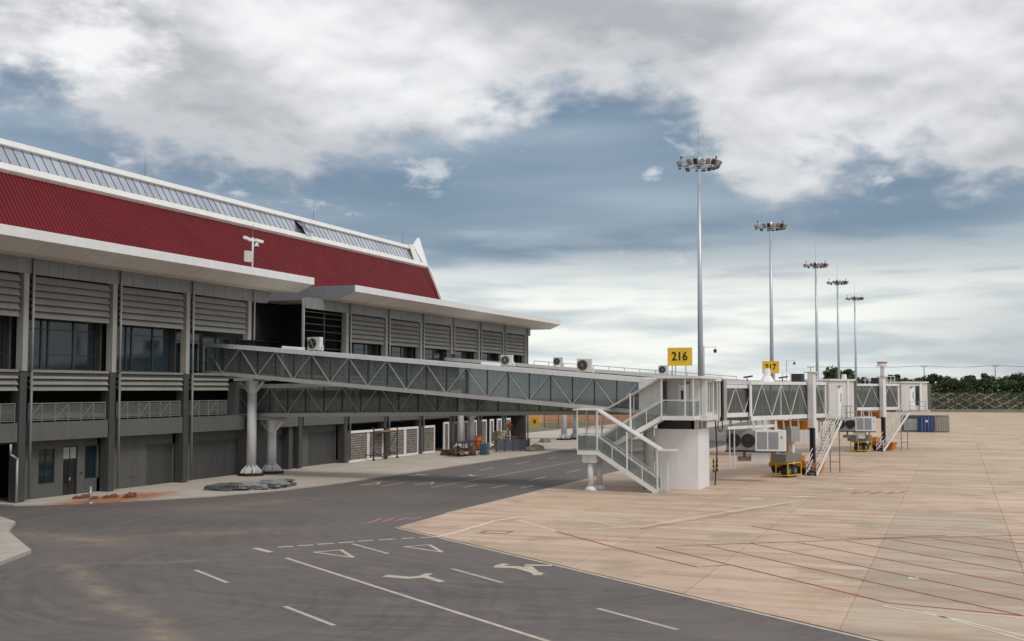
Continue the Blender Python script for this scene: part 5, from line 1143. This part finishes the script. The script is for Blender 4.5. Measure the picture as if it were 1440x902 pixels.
# hanging yellow clearance signs on the far bridges
def yellow_sign(c, lab, up_=True):
    t0 = thing('clearance_sign', lab, 'sign', c)
    MB().box(c.x - .48, c.x + .48, c.y - .04, c.y + .04, c.z - .5, c.z + .5).build('board', 'yellow', t0)
    MB().box(c.x - .09, c.x + .09, c.y - .055, c.y - .041, c.z - .22, c.z + .05).prism([(c.x - .18, c.y - .055, c.z + .05), (c.x + .18, c.y - .055, c.z + .05), (c.x, c.y - .055, c.z + .26)], (0, .012, 0)).build('mark', 'sign_ink', t0)
    for s_ in (-.4, .4): MB().beam((c.x + s_, c.y, c.z + .5), (c.x + s_, c.y, c.z + 1.7), .05).build('hanger', 'box_grey', t0)
d = ray(752, 595); t_ = 118.9 / d[1]; 
yellow_sign(Vector((d[0] * t_, 118.9, 3.35)), 'yellow clearance sign hanging under the gate 217 bridge')
for px in (566.5, 577.5):
    d = ray(px, 571); t_ = 119.0 / d[1]; c = Vector((d[0] * t_, 119.0, H + d[2] * t_))
    t0 = thing('marker_board', 'narrow upright yellow board seen through the glass bridge', 'marker board', c, group='yellow boards behind the bridge glass')
    MB().box(c.x - .32, c.x + .32, c.y - .04, c.y + .04, c.z - 1.0, c.z + 1.0).build('board', 'yellow', t0)
    for s_ in (-.2, .2): MB().beam((c.x + s_, c.y + .02, c.z + 1.0), (c.x + s_, c.y + .02, c.z + 2.6), .04).build('hanger', 'box_grey', t0)

# ================================================================== far ground: earth bank, fence, embankment, trees, poles
mb = MB(); rows = 8; cols = 28; vs_ = []
for j in range(rows):
    for i in range(cols):
        f = j / (rows - 1); x = -130 + i * 3.05; y = 232 + f * 26 + 3 * math.sin(i * .7); z = -.05 + 3.6 * math.sin(f * math.pi) ** .8 * (1 + .25 * math.sin(i * .9 + j)) * (.75 + .25 * math.sin(i * .33)) + random.uniform(-.1, .1)
        vs_.append((x, y, z))
mb.add(vs_, [(j * cols + i, j * cols + i + 1, (j + 1) * cols + i + 1, (j + 1) * cols + i) for j in range(rows - 1) for i in range(cols - 1)])
struct(mb.build('earth_bank', 'soil', fix=False), 'bank of orange earth beyond the terminal')
MB().poly([(-130, 150, -.03), (-43, 150, -.03)] + [(-43, 233, -.03), (-130, 233, -.03)])
ft = thing('mesh_fence', 'brown mesh site fence in front of the orange earth bank', 'fence', (-60, 190, .09))
for i in range(9):
    x = -66 + i * 2.6; MB().beam((x, 190, .09), (x, 190, 2.9), .08).build('post', 'rust', ft)
    if i < 8:
        mb = MB()
        for k in range(12): mb.beam((x + .1 + k * .21, 190, .25), (x + .1 + k * .21, 190, 2.8), .045)
        for z in (.3, 1.5, 2.75): mb.beam((x, 190, z), (x + 2.6, 190, z), .05)
        mb.build('mesh_panel', 'rust', ft)
# embankment with concrete lattice
YB = 376.0; X0, X1 = -160, 330
ew = MB().add([(X0, YB, -.05), (X1, YB, -.05), (X1, YB + 10, 5.6), (X0, YB + 10, 5.6), (X1, YB + 60, 6.0), (X0, YB + 60, 6.0), (X0, YB + 60, -.05), (X1, YB + 60, -.05)], [(0, 1, 2, 3), (3, 2, 4, 5), (5, 4, 7, 6)]).build('embankment', 'scrub', fix=False); struct(ew, 'scrubby embankment along the far side of the apron')
kw = MB().box(X0, X1, YB - 1.2, YB - .4, 0.01, .75).build('low_wall', 'lattice', None); tag(kw, 'low pale wall along the foot of the embankment', 'wall')
lt = thing('lattice_revetment', 'diamond lattice of pale concrete beams on the embankment', 'revetment', (20, YB, 0))
def E_(u, v): return Vector((u, YB + 10 * v - .12, 5.65 * v + .12))
md = {}
for s_ in (1, -1):
    md[s_] = MB().beam((0, 0, 0), (s_ * 10.5, 9.6, 5.4), .42, .3).mesh('lattice_beam', 'lattice')
i = 0; u = -50
rl = random.Random(9)
while u < 140:
    for s_ in (1, -1):
        if rl.random() < .75: put('lattice_beam', md[s_], lt, (u - 20 + (0 if s_ == 1 else 4), .1, .1))
    u += 4.2
# scrub on the slope
def leafcloud(n, fn, size, rnd):
    vs_, fs_ = [], []
    for i in range(n):
        p = fn(rnd); a = Vector((rnd.gauss(0, 1), rnd.gauss(0, 1), rnd.gauss(0, .7))).normalized(); b_ = a.cross(Vector((rnd.gauss(0, 1), rnd.gauss(0, 1), rnd.gauss(0, 1)))).normalized(); s_ = size * rnd.uniform(.6, 1.4)
        k = len(vs_); vs_ += [p - a * s_, p + b_ * s_ * .6, p + a * s_, p - b_ * s_ * .6]; fs_.append((k, k + 1, k + 2, k + 3))
    return MB().add(vs_, fs_)
rnd = random.Random(5)
def slope_pt(r):
    u = r.uniform(-40, 150); v = r.uniform(0, 1.05); k = math.sin(u * .35) + math.sin(u * .13 + 2) + math.sin(v * 7 + u * .2)
    return Vector((u, YB + 10 * v - .2, 5.65 * v + max(0, r.gauss(.2, .35)) * (1.3 if k > .3 else .5)))
o = leafcloud(16000, slope_pt, .3, rnd).build('slope_scrub', 'leaf_dark', fix=False); o['kind'] = 'stuff'; tag(o, 'patchy green scrub growing over the embankment', 'scrub')
def crown_mesh(seed, hgt, rad, mt, n=2600):
    r = random.Random(seed); lobes = []
    for i in range(11):
        a = r.uniform(0, 6.28); q = rad * r.uniform(.1, .75); lobes.append((Vector((q * math.cos(a), q * math.sin(a), hgt * r.uniform(.30, .88))), rad * r.uniform(.28, .52)))
    def fn(rr):
        c_, s_ = rr.choice(lobes); d = Vector((rr.gauss(0, 1), rr.gauss(0, 1), rr.gauss(0, .8))).normalized(); return c_ + d * s_ * (rr.random() ** .35)
    return leafcloud(n, fn, .42, r).mesh('crown', mt, fix=False)
def trunk_mesh(seed, hgt, rad):
    r = random.Random(seed); mb = MB().cyl((0, 0, 0), (.1, 0, hgt * .5), .3, .16, 8)
    for i in range(5):
        a = r.uniform(0, 6.28); mb.cyl((.08, 0, hgt * r.uniform(.25, .45)), (rad * .6 * math.cos(a), rad * .6 * math.sin(a), hgt * r.uniform(.6, .8)), .12, .04, 6)
    return mb.mesh('trunk', 'bark')
kinds = [(crown_mesh(s_, h_, r_, m_), trunk_mesh(s_, h_, r_), h_) for s_, h_, r_, m_ in ((1, 7.5, 3.8, 'leaf_dark'), (2, 6.2, 3.6, 'leaf_mid'), (3, 8.6, 3.4, 'leaf_dark'), (4, 6.8, 4.4, 'leaf_dark'), (5, 5.4, 3.2, 'leaf_mid'))]
tr = random.Random(21)
labs = ('dark broad-crowned tree in the belt above the embankment', 'lighter green tree in the belt above the embankment', 'tall narrow dark tree in the belt above the embankment', 'wide dark tree in the belt above the embankment', 'small light green tree at the front of the embankment belt')
def tree(x, y, z, k, s_, lab, grp='trees above the embankment'):
    t0 = thing('tree', lab, 'tree', (x, y, z), tr.uniform(0, 6.28), group=grp, absolute=False); t0.scale = (s_, s_, s_ * tr.uniform(.9, 1.1))
    put('crown', kinds[k][0], t0); put('trunk', kinds[k][1], t0)
x = -34.0
while x < 62:
    k = tr.randrange(5); tree(x, YB + 12 + tr.uniform(0, 3), 5.4, k, tr.uniform(.5, .68), labs[k]); x += tr.uniform(2.6, 4.2)
x = -40.0
while x < 70:
    k = tr.choice((0, 2, 3)); tree(x, YB + 20 + tr.uniform(0, 8), 5.6, k, tr.uniform(.62, .86), labs[k]); x += tr.uniform(4.0, 6.5)
rnd = random.Random(6)
o = leafcloud(9000, lambda r: Vector((r.uniform(-45, 80), YB + 11 + r.uniform(0, 6), 5.4 + r.random() ** 1.4 * 3.0)), .45, rnd).build('undergrowth', 'leaf_dark', fix=False); o['kind'] = 'stuff'; tag(o, 'dense dark undergrowth at the foot of the tree belt', 'undergrowth')
d = ray(1180, 545); tree(d[0] / d[1] * 300, 300, 0, 0, 1.5, 'rounded dark tree rising between the far light masts', None); 
d = ray(1208, 545); tree(d[0] / d[1] * 330, 330, 0, 3, 1.25, 'dark tree just beside the farthest light mast', None)
poles = []
for px in (1140, 1300, 1400, 1505):
    d = ray(px, 545); y = YB + 45; x = d[0] / d[1] * y; poles.append((x, y))
    t0 = thing('power_pole', {1140: 'slim power pole behind the boarding bridge cab', 1300: 'slim grey power pole rising behind the boarding bridge end', 1400: 'slim grey power pole rising out of the tree belt', 1505: 'slim grey power pole at the end of the tree belt'}[px], 'power pole', (x, y, 5.9), group='power poles behind the trees')
    MB().cyl((x, y, 5.9), (x, y, 14.6), .2, .14, 8).build('pole', 'pole_grey', t0, True); MB().beam((x - 1.1, y, 14.3), (x + 1.1, y, 14.3), .16).build('crossarm', 'pole_grey', t0)
    for s_ in (-1, 0, 1): MB().cyl((x + s_ * .9, y, 14.38), (x + s_ * .9, y, 14.7), .07, n=6).build('insulator', 'pole_grey', t0)
for i in range(len(poles) - 1):
    mb = MB(); (xa, ya), (xb, yb) = poles[i], poles[i + 1]; n = 10
    for s_ in (-.9, .9):
        pts_ = [Vector((xa + s_ + (xb - xa) * k / n, ya, 14.7 - 2.4 * (k / n) * (1 - k / n))) for k in range(n + 1)]
        for a, b_ in zip(pts_[:-1], pts_[1:]): mb.cyl(a, b_, .03, n=4, cap=False)
    o = mb.build('power_line', 'lamp_black'); tag(o, 'thin power lines strung between the power poles', 'power line', 'power lines')
for o in bpy.data.objects:
    if '_abs' in o: del o['_abs']
